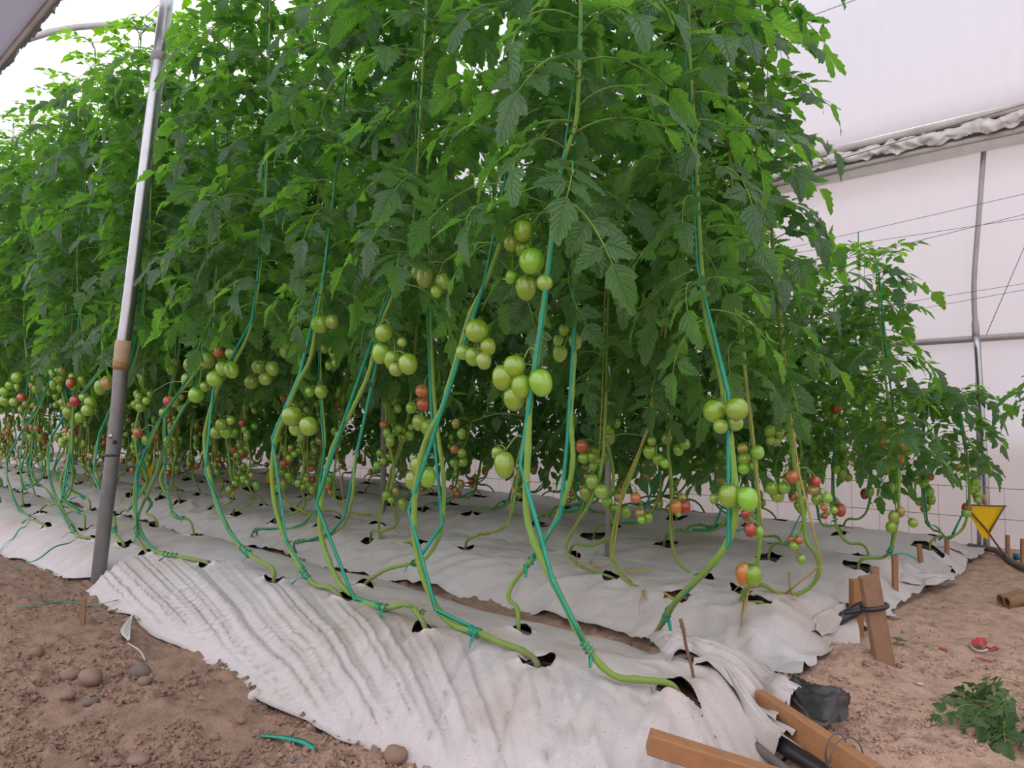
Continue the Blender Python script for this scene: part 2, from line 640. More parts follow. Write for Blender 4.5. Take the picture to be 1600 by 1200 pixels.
E1x, E1y = interp_edge([(0, 868), (60, 892), (98, 915), (150, 945), (200, 975), (250, 1000), (330, 1045),
                        (410, 1110), (520, 1165), (600, 1190)], 0.015)
BEDS = {1: dict(c=1.66, f=1.10, b=2.18, end=-0.74, h=0.17), 2: dict(c=2.74, f=2.35, b=3.22, end=-0.93, h=0.15),
        3: dict(c=3.76, f=3.34, b=4.26, end=-0.95, h=0.14), 4: dict(c=4.80, f=4.38, b=5.28, end=-0.95, h=0.13)}
XMIN = -15.0


def bed_edges(k, X):
    X = np.asarray(X, float)
    b = BEDS[k]
    wob = (fbm(X * 1.6, X * 0 + k * 3.7, 40 + k, 4) - .5)
    if k == 1:
        f = np.interp(X, E1x, E1y) + .042 + .17 * np.exp(-((X + 4.10) / .10) ** 2) + (fbm(X * 3, X * 0 + 1, 51, 4) - .5) * 0.06
        bk = b['b'] + wob * 0.10
    else:
        f = b['f'] + wob * 0.14
        bk = b['b'] + (fbm(X * 1.7, X * 0 + k * 9.1, 60 + k, 4) - .5) * 0.14
    return f, bk


def smooth01(t):
    t = np.clip(t, 0, 1)
    return t * t * (3 - 2 * t)


def bed_h(X, Y):
    """height of the planted beds (film side) at X, Y"""
    X = np.asarray(X, float); Y = np.asarray(Y, float)
    z = np.zeros(np.broadcast(X, Y).shape)
    for k, b in BEDS.items():
        f, bk = bed_edges(k, X)
        v = (Y - f) / (bk - f)
        p = np.where((v > 0) & (v < 1), 1 - np.abs(2 * np.clip(v, 0, 1) - 1) ** 2.4, 0)
        e = smooth01((b['end'] + 0.02 - X) / 0.22)
        und = 0.86 + 0.28 * fbm(X * 1.1, Y * 1.1 + k * 5, 70 + k, 3)
        z = np.maximum(z, b['h'] * p * e * und)
    return z


def soil_base(X, Y):
    X = np.asarray(X, float); Y = np.asarray(Y, float)
    z = (fbm(X * 1.3, Y * 1.3, 5, 3) - .5) * 0.05 + (fbm(X * 6, Y * 6, 15, 4) - .5) * 0.034
    # earth thrown up along the front of the first bed
    z += 0.035 * np.exp(-((Y - 0.98) / 0.16) ** 2) * (X < -0.9) * fbm(X * 4, Y * 4, 23, 3)
    # little heaps at the bed ends
    for (hx, hy, hr, hh) in ((-0.86, 2.62, .16, .07), (-0.62, 1.72, .13, .06), (-0.72, 1.92, .10, .04), (-.9, 2.26, .12, .045)):
        z += hh * np.exp(-(((X - hx) ** 2 + (Y - hy) ** 2) / hr ** 2)) * (0.7 + 0.6 * fbm(X * 14, Y * 14, 31, 3))
    return z


def relief(X, Y):
    X = np.asarray(X, float); Y = np.asarray(Y, float)
    dug = 1 - .45 * smooth01((X + 1.1 + .25 * Y) / .5)
    return (np.abs(fbm(X * 22, Y * 22, 91, 4) - .5) * 0.030 + np.maximum(0, fbm(X * 30, Y * 30, 95, 2) - .58) * .07) * (bed_h(X, Y) < .004) * dug


def ground_h(X, Y):
    return float(soil_base(X, Y)) + float(bed_h(X, Y)) * 0.97 + float(relief(X, Y))


def film_h(X, Y):
    return float(soil_base(X, Y)) * 0.4 + float(bed_h(X, Y)) + 0.014


def _march(px, py, surf):
    d = ray(px, py)
    t = np.linspace(.6, 16, 1400)
    X, Y, Z = EYE.x + d.x * t, EYE.y + d.y * t, EYE.z + d.z * t
    g = Z - surf(X, Y)
    k = int(np.argmax(g < 0))
    if not (g < 0).any():
        return on_z(px, py, 0.0)
    k = max(k, 1)
    q = g[k - 1] / (g[k - 1] - g[k])
    return EYE + d * (t[k - 1] + (t[k] - t[k - 1]) * q)


def on_bed(px, py):
    return _march(px, py, lambda X, Y: soil_base(X, Y) * .4 + bed_h(X, Y) + .014)


def on_ground(px, py):
    return _march(px, py, lambda X, Y: soil_base(X, Y) + bed_h(X, Y) * .97 + relief(X, Y))


# ------------------------------------------------------------------ heroes: stems traced where they stand
G, Yw = 'green', 'yellow'
HERO = [
    # name, row, plane Y of the leaning stem, twine, radius, trace, foliage start z, top z
    dict(k='P1', row=1, y=1.55, tw=G, r=.0082, zf=1.42, tr=[(1060, 1088), (1045, 1068), (1000, 1062), (965, 1058), (935, 1035), (905, 990), (880, 940), (850, 880), (832, 840), (822, 790), (825, 700), (828, 620), (838, 560), (848, 490), (855, 430), (862, 370), (868, 310), (880, 250), (900, 190), (905, 100)],
         lab='tomato plant rooted nearest the wooden beams, tall pale stem with a big green bunch'),
    dict(k='P2', row=1, y=1.60, tw=G, r=.0088, zf=1.33, tr=[(838, 1035), (815, 1022), (780, 1003), (745, 988), (715, 985), (690, 960), (668, 920), (655, 880), (648, 840), (648, 780), (655, 730), (665, 690), (690, 640), (705, 590), (720, 540), (735, 490), (755, 450), (775, 400), (790, 350), (792, 310), (797, 280)],
         lab='thick stemmed tomato plant leaning right, second along the front row from the beams'),
    dict(k='P3', row=1, y=1.60, tw=G, r=.0082, zf=1.30, tr=[(665, 985), (655, 962), (635, 945), (600, 950), (560, 940), (530, 910), (508, 860), (500, 820), (505, 760), (520, 700), (545, 650), (565, 610), (580, 570), (590, 520), (610, 470), (640, 400)],
         lab='tomato plant whose stem base carries two small leaf sprouts above an open film hole'),
    dict(k='P4', row=1, y=1.62, tw=G, r=.0082, zf=1.28, tr=[(533, 935), (515, 918), (490, 912), (465, 880), (445, 840), (430, 790), (425, 740), (430, 690), (445, 650), (465, 600), (485, 560), (495, 500), (505, 440)],
         lab='fourth plant along the front row, pair of big green fruits on its lower stem'),
    dict(k='P5', row=1, y=1.62, tw=G, r=.0088, zf=1.28, tr=[(428, 905), (425, 888), (395, 870), (365, 840), (340, 790), (325, 730), (320, 680), (335, 620), (350, 590), (370, 560), (395, 500)],
         lab='tomato plant with the fullest green bunch, topped by a small orange fruit'),
    dict(k='P6', row=1, y=1.60, tw=G, r=.0082, zf=1.30, tr=[(325, 880), (290, 875), (245, 865), (222, 835), (210, 790), (215, 740), (235, 690), (260, 640), (300, 590), (330, 540)],
         lab='tomato plant lying along the film just right of the grey pole with twine bow'),
    dict(k='P6b', row=1, y=1.66, tw=G, r=.0072, zf=1.30, tr=[(229, 864), (218, 845), (212, 815), (222, 790), (240, 750), (262, 690), (285, 640), (312, 600)],
         lab='slimmer tomato plant rising straight from the film close to the grey pole'),
    dict(k='P7', row=1, y=1.62, tw=G, r=.0078, zf=1.28, tr=[(193, 850), (180, 838), (178, 810), (158, 770), (148, 720), (160, 670), (190, 610), (215, 550)],
         lab='tomato plant standing directly behind the grey pole, one orange fruit beside it'),
    dict(k='P8', row=1, y=1.60, tw=G, r=.0078, zf=1.25, tr=[(145, 842), (120, 838), (105, 810), (85, 770), (75, 730), (78, 690), (110, 640), (150, 590), (190, 540)],
         lab='tomato plant just left of the grey pole, one red fruit among green ones'),
    dict(k='P9', row=1, y=1.60, tw=G, r=.0075, zf=1.25, tr=[(72, 823), (55, 815), (30, 795), (15, 760), (10, 730), (25, 690), (60, 640), (80, 590), (110, 530)],
         lab='tomato plant second left of the grey pole, trailing twine tied to the ground'),
    dict(k='B1', row=1, y=2.02, tw=G, r=.0085, zf=1.12, tr=[(1018, 1006), (1025, 990), (1040, 965), (1060, 935), (1110, 885), (1140, 840), (1150, 790), (1145, 720), (1135, 640), (1120, 560), (1105, 510), (1095, 400)],
         lab='tomato plant leaning right beside the dry stick, stem wrapped in green tape'),
    dict(k='B2', row=1, y=1.86, tw=G, r=.0070, zf=1.30, tr=[(810, 983), (808, 950), (795, 936), (800, 915), (830, 875), (860, 830), (885, 770), (895, 720), (892, 650), (897, 560), (897, 470)],
         lab='thin tomato plant with a kinked grey base crossing behind the tall pale stem'),
    dict(k='B3', row=1, y=1.86, tw=G, r=.0066, zf=1.28, tr=[(568, 915), (600, 892), (635, 882), (660, 876), (678, 855), (690, 825), (694, 760), (687, 700), (680, 640), (675, 560)],
         lab='slender tomato plant with a bare grey base stretched towards the thick leaning stem'),
    dict(k='B4', row=1, y=1.86, tw=G, r=.0066, zf=1.26, tr=[(463, 866), (461, 848), (500, 842), (535, 822), (550, 780), (555, 720), (570, 650), (585, 590)],
         lab='slender tomato plant with a square grey bend at its base, behind the fourth front plant'),
    dict(k='B5', row=1, y=1.88, tw=G, r=.0066, zf=1.25, tr=[(392, 840), (400, 828), (430, 826), (470, 822), (493, 800), (502, 740), (508, 690), (503, 620), (500, 540)],
         lab='slender tomato plant with an arched grey base, behind the fullest green bunch'),
    dict(k='R2a', row=2, y=2.56, tw=Yw, r=.0066, zf=1.02, tr=[(1192, 943), (1165, 945), (1158, 935), (1172, 912), (1185, 870), (1186, 800), (1180, 720), (1172, 650), (1165, 590)],
         lab='tomato plant on yellow twine at the second bed end, red fruit low on its stem'),
    dict(k='R2b', row=2, y=2.80, tw=Yw, r=.0068, zf=1.02, tr=[(1160, 924), (1190, 914), (1215, 930), (1238, 933), (1265, 918), (1280, 893), (1275, 865), (1260, 845), (1255, 800), (1245, 750), (1237, 690), (1227, 600), (1220, 530)],
         lab='tomato plant on yellow twine whose low stem loops out furthest towards the dirt path'),
    dict(k='R2c', row=2, y=2.62, tw=Yw, r=.0062, zf=1.02, tr=[(1057, 938), (1030, 935), (985, 915), (962, 885), (955, 860), (965, 800), (985, 745), (1005, 690), (1025, 620)],
         lab='tomato plant on yellow twine leaning right beside a lone orange fruit'),
    dict(k='R2d', row=2, y=2.82, tw=Yw, r=.0060, zf=1.0, tr=[(1097, 902), (1080, 896), (1060, 878), (1050, 850), (1048, 800), (1050, 760), (1044, 700), (1050, 640)],
         lab='tomato plant on yellow twine bearing two red fruits side by side'),
    dict(k='R2f', row=2, y=2.62, tw=Yw, r=.0060, zf=1.0, tr=[(727, 857), (730, 845), (748, 836), (785, 826), (800, 800), (806, 760), (815, 710), (825, 650)],
         lab='tomato plant on yellow twine, curved dark base just left of the tall pale stem'),
    dict(k='R2g', row=2, y=2.60, tw=Yw, r=.0060, zf=1.0, tr=[(960, 905), (935, 895), (900, 880), (885, 855), (900, 820), (925, 780), (940, 730), (945, 670)],
         lab='tomato plant on yellow twine with a forked knotted base near the second bed middle'),
    dict(k='R2h', row=2, y=2.62, tw=Yw, r=.0060, zf=1.0, tr=[(655, 850), (632, 850), (605, 850), (592, 830), (597, 790), (612, 740), (630, 690), (640, 640)],
         lab='tomato plant on yellow twine low beside the front row thick stem, base looping left'),
]
HK = {h['k']: h for h in HERO}
for h in HERO:
    b0 = on_bed(*h['tr'][0])
    pts = []
    y0 = b0.y
    n = len(h['tr'])
    for i, (px, py) in enumerate(h['tr']):
        if i == 0:
            pts.append(b0); continue
        w = min(1.0, i / 4.0)
        p = on_y(px, py, y0 + (h['y'] - y0) * w)
        fz = film_h(p.x, p.y) + h['r'] * 1.2
        if p.z < fz:                       # low part lies on the film: slide along its sight line
            q = on_bed(px, py)
            p = Vector((q.x, q.y, film_h(q.x, q.y) + h['r'] * 1.2))
        pts.append(p)
    # carry on up through the leaves
    last = pts[-1]
    topz = 3.05
    vx = (pts[-1].x - pts[-2].x) / max(0.05, pts[-1].z - pts[-2].z)
    vx = max(-.25, min(.25, vx))
    z = last.z
    while z < topz - .05:
        z2 = min(topz, z + .3)
        vx *= .72
        pts.append(Vector((pts[-1].x + vx * (z2 - z), pts[-1].y + (rng.random() - .5) * .03, z2)))
        z = z2
    root = b0 + Vector((0, 0, -0.05))
    h['base'] = b0
    h['pts'] = [root] + pts

# ------------------------------------------------------------------ the other plants, set out along the rows
LINES = {1: (1.58, 1.88), 2: (2.58, 2.88), 3: (3.62, 3.92), 4: (4.66, 4.96)}
XEND = {1: (-4.9, -4.05), 2: (-1.02, -1.02), 3: (-1.10, -0.92), 4: (-1.08, -0.90)}
XLAST = {1: -11.0, 2: -13.0, 3: -13.5, 4: -13.5}
PLANTS = []
for k in (1, 2, 3, 4):
    for li, y in enumerate(LINES[k]):
        x = XEND[k][li] - (0.22 if li else 0)
        while x > XLAST[k]:
            xx = x + (rng.random() - .5) * .12
            yy = y + (rng.random() - .5) * .06
            ok = all(not (h['row'] == k and abs(h['base'].x - xx) < .22 and abs(h['base'].y - yy) < .22) for h in HERO)
            if k == 2 and ok:
                ok = all(not (h['row'] == 2 and abs(h['base'].x - xx) < .30) for h in HERO) or xx < -3.6
            if ok:
                PLANTS.append((k, li, xx, yy))
            x -= 0.5 if k < 3 else 0.52

HOLES = []
for h in HERO:
    if h['k'] == 'B1': continue      # this one comes up beside the sheet
    HOLES.append((h['row'], h['base'].x, h['base'].y, .056, .032, rng.random() * .6 - .3))
for (k, li, x, y) in PLANTS:
    HOLES.append((k, x, y, .05 + rng.random() * .03, .03 + rng.random() * .015, rng.random() * 1.2 - .6))

# ------------------------------------------------------------------ floor
def axis(lo, hi, fine_lo, fine_hi, d, g=1.12):
    a = list(np.arange(fine_lo, fine_hi, d))
    s = d; x = fine_hi
    while x < hi:
        a.append(min(x, hi)); s *= g; x += s
    if a[-1] < hi: a.append(hi)
    s = d; x = fine_lo - d; left = []
    while x > lo:
        left.append(x); s *= g; x -= s
    left.append(lo)
    return np.array(left[::-1] + a)


gx = axis(-30, 16, -3.9, 0.25, 0.014, 1.018)
gy = axis(-16, 24, 0.45, 2.9, 0.014, 1.022)
GX, GY = np.meshgrid(gx, gy, indexing='ij')
GZ = soil_base(GX, GY) + bed_h(GX, GY) * 0.97 - (bed_h(GX, GY) > 0.01) * 0.012
GZ += relief(GX, GY)
for (k, hx, hy, a, b, an) in HOLES:
    if hx > -5:
        i0, i1 = np.searchsorted(gx, [hx - .15, hx + .15]); j0, j1 = np.searchsorted(gy, [hy - .15, hy + .15])
        sx, sy = GX[i0:i1, j0:j1], GY[i0:i1, j0:j1]
        GZ[i0:i1, j0:j1] -= 0.05 * np.exp(-(((sx - hx) / .07) ** 2 + ((sy - hy) / .05) ** 2))
F = grid_faces(len(gx), len(gy))
me = grid_mesh('floor', np.stack([GX, GY, GZ], -1), F, M_soil)
tag(link('floor', me), kind='structure')

# ------------------------------------------------------------------ mulch film
def mulch(k):
    b = BEDS[k]
    xs = [b['end']]
    base = {1: .0068, 2: .016, 3: .024, 4: .03}[k]
    while xs[-1] > XMIN:
        d = max(1.0, (-xs[-1] * .677 + b['c'] * .736) / (2.2 if k == 1 else 3.0))
        xs.append(xs[-1] - base * d ** 1.3)
    xs = np.array(xs[::-1])
    nv = {1: 150, 2: 64, 3: 40, 4: 32}[k]
    v = np.linspace(0, 1, nv)
    f, bk = bed_edges(k, xs)
    X = np.repeat(xs[:, None], nv, 1)
    # the right-hand end of a sheet is ragged
    e = np.clip((xs - (b['end'] - .35)) / .35, 0, 1)[:, None]
    X = X + e * (fbm(v * 5, v * 0 + k, 200 + k, 3)[None, :] - .5) * .16
    fe = f[:, None] - .015; be = bk[:, None] + .015
    Y = fe + (be - fe) * v[None, :]
    Z = bed_h(X, Y) + soil_base(X, Y) * .4 + 0.014
    # folds: pulled from the crest down to the buried edge
    d = np.clip(b['c'] - Y, 0, .7)
    amp_edge = smooth01(np.abs(2 * v - 1))[None, :]
    if k == 1:
        Xs = np.clip(X, -3.95, 0)
        Xp = (Xs + 0.94 * d) / np.maximum(1 - 1.35 * d, .15)
        Xp = np.where(X < -3.95, X * 1.0, np.maximum(Xp, -9))
        jit = (fbm(X * 2, Y * 2, 299, 2) - .5) * .06
        s = fbm((Xp + jit) * 5.5, d * .7, 301, 2)
        s2 = fbm((Xp + jit) * 13, d * 1.0, 311, 2)
        s3 = fbm((Xp + jit) * 3.1, d * .6, 312, 2)
        rid = (1 - np.abs(2 * s - 1)) ** 7
        rid2 = (1 - np.abs(2 * s2 - 1)) ** 6
        wf = smooth01(d / .30) * smooth01(v / .10)[None, :]
        Z += wf * (rid * .020 * (.3 + s3) + rid2 * .009 * (.2 + fbm(X * 3, Y * 3, 313, 2)) + (s3 - .5) * .018)
        Z += (1 - smooth01(d / .30)) * (fbm(X * 5, Y * 5, 321, 4) - .5) * .018
        # sharp tucks where the sheet is pulled hard, and fine pleats nearer the beams
        g1 = (1 - np.abs(2 * fbm((Xp + jit) * 8.5, d * .5, 317, 2) - 1)) ** 14
        Z -= wf * g1 * .012
        nr = smooth01((X + 2.3) / .5) * smooth01((b['c'] - .02 - Y) / .12)
        jj = (fbm(X * 7, Y * 7, 318, 2) - .5) * .035
        pl = X + .55 * (Y - 1.6) + jj
        g2 = (1 - np.abs(2 * fbm(pl * 17, Y * 1.6, 319, 2) - 1)) ** 5
        g3 = (1 - np.abs(2 * fbm(pl * 9, Y * 1.2, 320, 2) - 1)) ** 10
        Z += nr * (g2 * .010 - g3 * .014) * smooth01(v / .06)[None, :]
        # slack, crumpled end towards the beams
        wr = smooth01((X + 1.5) / .5)
        q = X * .55 + Y * 1.0
        w3 = (1 - np.abs(2 * fbm(q * 7 + fbm(X * 4, Y * 4, 333, 2) * 1.2, (X - Y) * 2.2, 341, 3) - 1)) ** 2
        Z += wr * (w3 * .028 - .010)
    else:
        q = X * .75 + Y * .6 + fbm(X * 2, Y * 2, 350 + k, 3) * .5
        r1 = (1 - np.abs(2 * fbm(q * 6.5, (X - Y) * 1.7, 360 + k, 4) - 1)) ** 2.5
        q2 = X * .6 - Y * .9
        r2 = (1 - np.abs(2 * fbm(q2 * 9, (X + Y) * 2.0, 370 + k, 3) - 1)) ** 3
        Z += (r1 * .030 + r2 * .018 - .012) * (0.45 + .55 * amp_edge)
    Z += (fbm(X * 26, Y * 26, 380, 2) - .5) * .0010
    # the edge is tucked into the soil in places and lifted in others
    ed = np.exp(-np.minimum(v, 1 - v) / .03)[None, :]
    Z += ed * ((fbm(xs * 2.2, xs * 0 + k, 390 + k, 3) - .55) * .07)[:, None]
    if k > 1:
        ee = np.exp(-(xs[-1] - xs) / .05)[:, None]
        Z += ee * (fbm(v * 8, v * 0, 395 + k, 2) - .4)[None, :] * .08
    # cut the planting holes
    dead = np.zeros(X.shape, bool)
    for (kk, hx, hy, a, c_, an) in HOLES:
        if kk != k: continue
        i0 = max(0, np.searchsorted(xs, hx - .16)); i1 = min(len(xs), np.searchsorted(xs, hx + .16))
        if i1 <= i0 + 1: continue
        sx, sy = X[i0:i1] - hx, Y[i0:i1] - hy
        ca, sa = math.cos(an), math.sin(an)
        u, w = (sx * ca + sy * sa) / a, (-sx * sa + sy * ca) / c_
        r = np.sqrt(u * u + w * w) + 1e-6
        dead[i0:i1] |= r < .8
        snap = (r >= .8) & (r < 1.25)
        g = np.where(snap, 1.0 / r, 1.0)
        nu, nw = u * g * a, w * g * c_
        X[i0:i1] = np.where(snap, hx + nu * ca - nw * sa, X[i0:i1])
        Y[i0:i1] = np.where(snap, hy + nu * sa + nw * ca, Y[i0:i1])
        Z[i0:i1] += np.exp(-np.maximum(r - 1, 0) / .35) * (.012 * np.sin(np.arctan2(w, u) * 2 + hx * 9) + .004)
    F = grid_faces(len(xs), nv)
    keep = ~dead.ravel()[F].any(1)
    dirt = fbm(X * 2.3, Y * 3, 400 + k, 4)
    dirt = np.clip((dirt - .42) * 2.2, 0, 1) * (.5 + .5 * smooth01((Z - .05) / .1))
    D = np.stack([X, Y, dirt], -1)
    # winding so that the pale side faces up
    return grid_mesh('mulch_film', np.stack([X, Y, Z], -1), F[keep], M_mulch, D)


bowl = MB()  # black lining: film underside, with the hole's deep shade put into the colour
for ring, (rr, zz) in enumerate(((1.18, -.002), (1.0, -.010), (.9, -.030), (.55, -.045), (0.02, -.05))):
    pass
ang = np.arange(12) * 2 * math.pi / 12
rings = ((1.12, -.006), (.98, -.014), (.86, -.032), (.5, -.046), (.02, -.05))
V = []
for (rr, zz) in rings:
    for i, a in enumerate(ang):
        j = 1 + .07 * math.sin(3 * a + rr * 4)
        V.append((rr * j * math.cos(a), rr * j * math.sin(a), zz + .003 * math.sin(4 * a)))
F = [(i * 12 + j, i * 12 + (j + 1) % 12, (i + 1) * 12 + (j + 1) % 12, (i + 1) * 12 + j) for i in range(4) for j in range(12)]
bowl.add(V, F)
ME_bowl = bowl.mesh('planting_hole', M_black)

FILM_LAB = {1: 'pale grey plastic mulch sheet over the nearest bed, creased down its front side',
            2: 'second pale plastic mulch sheet, under the yellow twine plants, behind the nearest sheet',
            3: 'third pale plastic mulch sheet, ending in a torn white tongue on the path',
            4: 'farthest pale plastic mulch sheet, running along the foot of the plastic wall'}
FILMS = {}
for k in (1, 2, 3, 4):
    o = link('mulch_film', mulch(k))
    tag(o, FILM_LAB[k], 'plastic sheet', 'mulch films on the beds')
    FILMS[k] = o
for (k, x, y, a, b, an) in HOLES:
    if x < XMIN: continue
    e_ = .06
    nrm_ = Vector((film_h(x - e_, y) - film_h(x + e_, y), film_h(x, y - e_) - film_h(x, y + e_), 2 * e_)).normalized()
    tilt_ = Vector((0, 0, 1)).rotation_difference(nrm_).to_matrix().to_4x4()
    M = Matrix.Translation((x, y, film_h(x, y) - .010)) @ tilt_ @ Matrix.Rotation(an, 4, 'Z') @ Matrix.Diagonal((a * 1.1, b * 1.2, 1, 1))
    link('planting_hole', ME_bowl, FILMS[k], M)

# ------------------------------------------------------------------ greenhouse shell
WALL_Y = 5.62
GUT_Y2, GUT_Z2 = 5.55, 2.60
GUT_Y1, GUT_Z1 = 0.98, 2.92
FRONT_Y = -3.6
XL, XR = -17.0, 5.0


def sheet(name, fn, nu, nv, mat=M_film, datf=None):
    u = np.linspace(0, 1, nu); v = np.linspace(0, 1, nv)
    U, Vv = np.meshgrid(u, v, indexing='ij')
    P = fn(U, Vv)
    D = datf(U, Vv) if datf else np.stack([U * 20, Vv * 3, U * 0], -1)
    return grid_mesh(name, P, grid_faces(nu, nv), mat, D)


def wallfn(y, z0, z1):
    def fn(U, V):
        X = XL + (XR - XL) * U; Z = z0 + (z1 - z0) * V
        Y = y + (fbm(X * .8, Z * .6, 500, 3) - .5) * .05 * np.sin(np.pi * V)
        return np.stack([X, Y, Z], -1)
    return fn


def wdat(U, V):
    z = V * 2.62
    low = smooth01((.80 - z) / .25) * .75 + smooth01((z - 2.35) / .2) * .25
    band = np.exp(-((z - 1.36) / .03) ** 2) * .5
    return np.stack([XL + (XR - XL) * U, z, np.clip(low + band, 0, 1)], -1)


tag(link('wall_back', sheet('wall_back', wallfn(WALL_Y, -.02, 2.62), 160, 40, datf=wdat)), kind='structure')
tag(link('wall_front', sheet('wall_front', wallfn(FRONT_Y, -.02, 2.8), 60, 12, datf=wdat)), kind='structure')


def archpt(y0, z0, y1, z1, rise, t):
    a = np.pi * t
    Y = y0 + (y1 - y0) * (1 - np.cos(a)) / 2
    Z = z0 + (z1 - z0) * (1 - np.cos(a)) / 2 + rise * np.sin(a) ** 1.3
    return Y, Z


SPANS = ((GUT_Y1 + .07, GUT_Z1 + .1, GUT_Y2 - .05, GUT_Z2 + .2, 1.65), (FRONT_Y, 2.8, GUT_Y1 - .07, GUT_Z1 + .1, 1.65))
for i, (y0, z0, y1, z1, rise) in enumerate(SPANS):
    def fn(U, V):
        Y, Z = archpt(y0, z0, y1, z1, rise, V)
        X = XL + (XR - XL) * U
        return np.stack([X, Y, Z + .02 * np.abs(np.sin(X * np.pi / 2.6))], -1)

    def rdat(U, V):
        edge = smooth01((np.abs(V - .5) - .455) / .045)
        return np.stack([XL + (XR - XL) * U, V * 6, edge * .55], -1)
    tag(link('ceiling', sheet('ceiling', fn, 90, 40, datf=rdat)), kind='structure')

for nm, x in (('wall_left', XL), ('wall_right', XR)):
    def fn(U, V):
        Y = FRONT_Y + (WALL_Y - FRONT_Y) * U
        s1 = Y > GUT_Y1
        y0 = np.where(s1, SPANS[0][0], SPANS[1][0]); y1 = np.where(s1, SPANS[0][2], SPANS[1][2])
        t = np.arccos(np.clip(1 - 2 * (Y - y0) / (y1 - y0), -1, 1)) / np.pi
        zt = np.where(s1, SPANS[0][1] + (SPANS[0][3] - SPANS[0][1]) * t, SPANS[1][1] + (SPANS[1][3] - SPANS[1][1]) * t) + 1.65 * np.sin(np.pi * t) ** 1.3
        return np.stack([x + Y * 0, Y, -.02 + (zt + .02) * V], -1)
    tag(link(nm, sheet(nm, fn, 70, 20, datf=lambda U, V: np.stack([U * 9, V * 4, smooth01((.2 - V) / .1) * .5], -1))), kind='structure')

# arches
n_arch = 0
for na, x in enumerate((-15.4, -11.2, -7.0, -2.8, 1.4)):
    mb = MB()
    y0, z0, y1, z1, rise = SPANS[0]
    t = np.linspace(0, 1, 30)
    Y, Z = archpt(y0, z0, y1, z1, rise - .04, t)
    tube(mb, np.stack([Y * 0 + x, Y, Z - .02], -1), .028, 8)
    o = link('roof_arch', mb.mesh('roof_arch', M_galv_dirty))
    tag(o, '%s bent steel roof arch counted from the far left end of the plastic roof' % ('first', 'second', 'third', 'fourth', 'fifth', 'sixth', 'seventh')[na], 'roof arch', 'roof arches')


# gutters with the clamp rail and the crumpled film hem
def gutter(y, z, sgn, label, mch):
    root = empty('roof_gutter', (XL, y, z))
    L = XR - XL
    prof = [(-.11, .15), (-.10, .15), (-.075, .02), (.075, .02), (.10, .15), (.11, .15), (.085, 0), (-.085, 0)]
    xs = np.linspace(0, L, 40)
    V = np.array([[x, a, b] for x in xs for a, b in prof]); n = len(prof)
    F = [(i * n + j, i * n + (j + 1) % n, (i + 1) * n + (j + 1) % n, (i + 1) * n + j) for i in range(39) for j in range(n)]
    mb = MB(); mb.add(V, F)
    link('gutter_channel', mb.mesh('gutter_channel', mch, False), root)
    mb = MB()
    for (dy, dz, r) in ((-.135, .155, .030), (-.115, .020, .022)):
        tube(mb, [(x, sgn * dy * -1 if False else dy * sgn, dz) for x in xs], r, 8)
    link('clamp_rail', mb.mesh('clamp_rail', M_gut), root)
    # crumpled film tail, clamped
    nx, nv = 1600, 9
    xx = np.linspace(0, L, nx)[:, None]; vv = np.linspace(0, 1, nv)[None, :]
    yy = sgn * (-.135 - .030 * np.abs(np.sin(xx * 34 + 9 * fbm(xx * 3, vv, 600, 2))) * np.sin(vv * np.pi) * (.4 + fbm(xx * 1.5, vv * 0, 605, 2)) - .045 * fbm(xx * 12, vv * 4, 610, 3))
    zz = .125 - vv * .085 + (fbm(xx * 20, vv * 3, 620, 3) - .5) * .06
    P = np.stack(np.broadcast_arrays(xx, yy, zz), -1)
    link('crumpled_film_hem', grid_mesh('crumpled_film_hem', P, grid_faces(nx, nv), M_hem), root)
    yy = sgn * (-.12 + .03 * vv) + .006 * np.sin(xx * 1.4)
    zz = -.005 - .055 * vv + xx * 0 + (fbm(xx * 2, vv, 630, 2) - .5) * .015
    P = np.stack(np.broadcast_arrays(xx, yy, zz), -1)
    link('folded_film_edge', grid_mesh('folded_film_edge', P, grid_faces(nx, nv), M_tan), root)
    tag(root, label, 'gutter')


gutter(GUT_Y2, GUT_Z2, 1, 'long grimy roof gutter above the plastic side wall, film crumpled under it', M_gut)
gutter(GUT_Y1, GUT_Z1, -1, 'grey roof gutter over the front row at the upper left corner', M_film)

# wall rail, posts, wires
mb = MB()
tube(mb, [(x, WALL_Y - .04 + .004 * math.sin(x), 1.36 + .01 * math.sin(x * .7)) for x in np.linspace(XL, XR, 40)], .022, 8)
tag(link('wall_rail', mb.mesh('wall_rail', M_galv_dirty)), 'thin horizontal rail halfway up the plastic side wall', 'rail')

D_W = depth_of((-0.96, 5.5, 1))


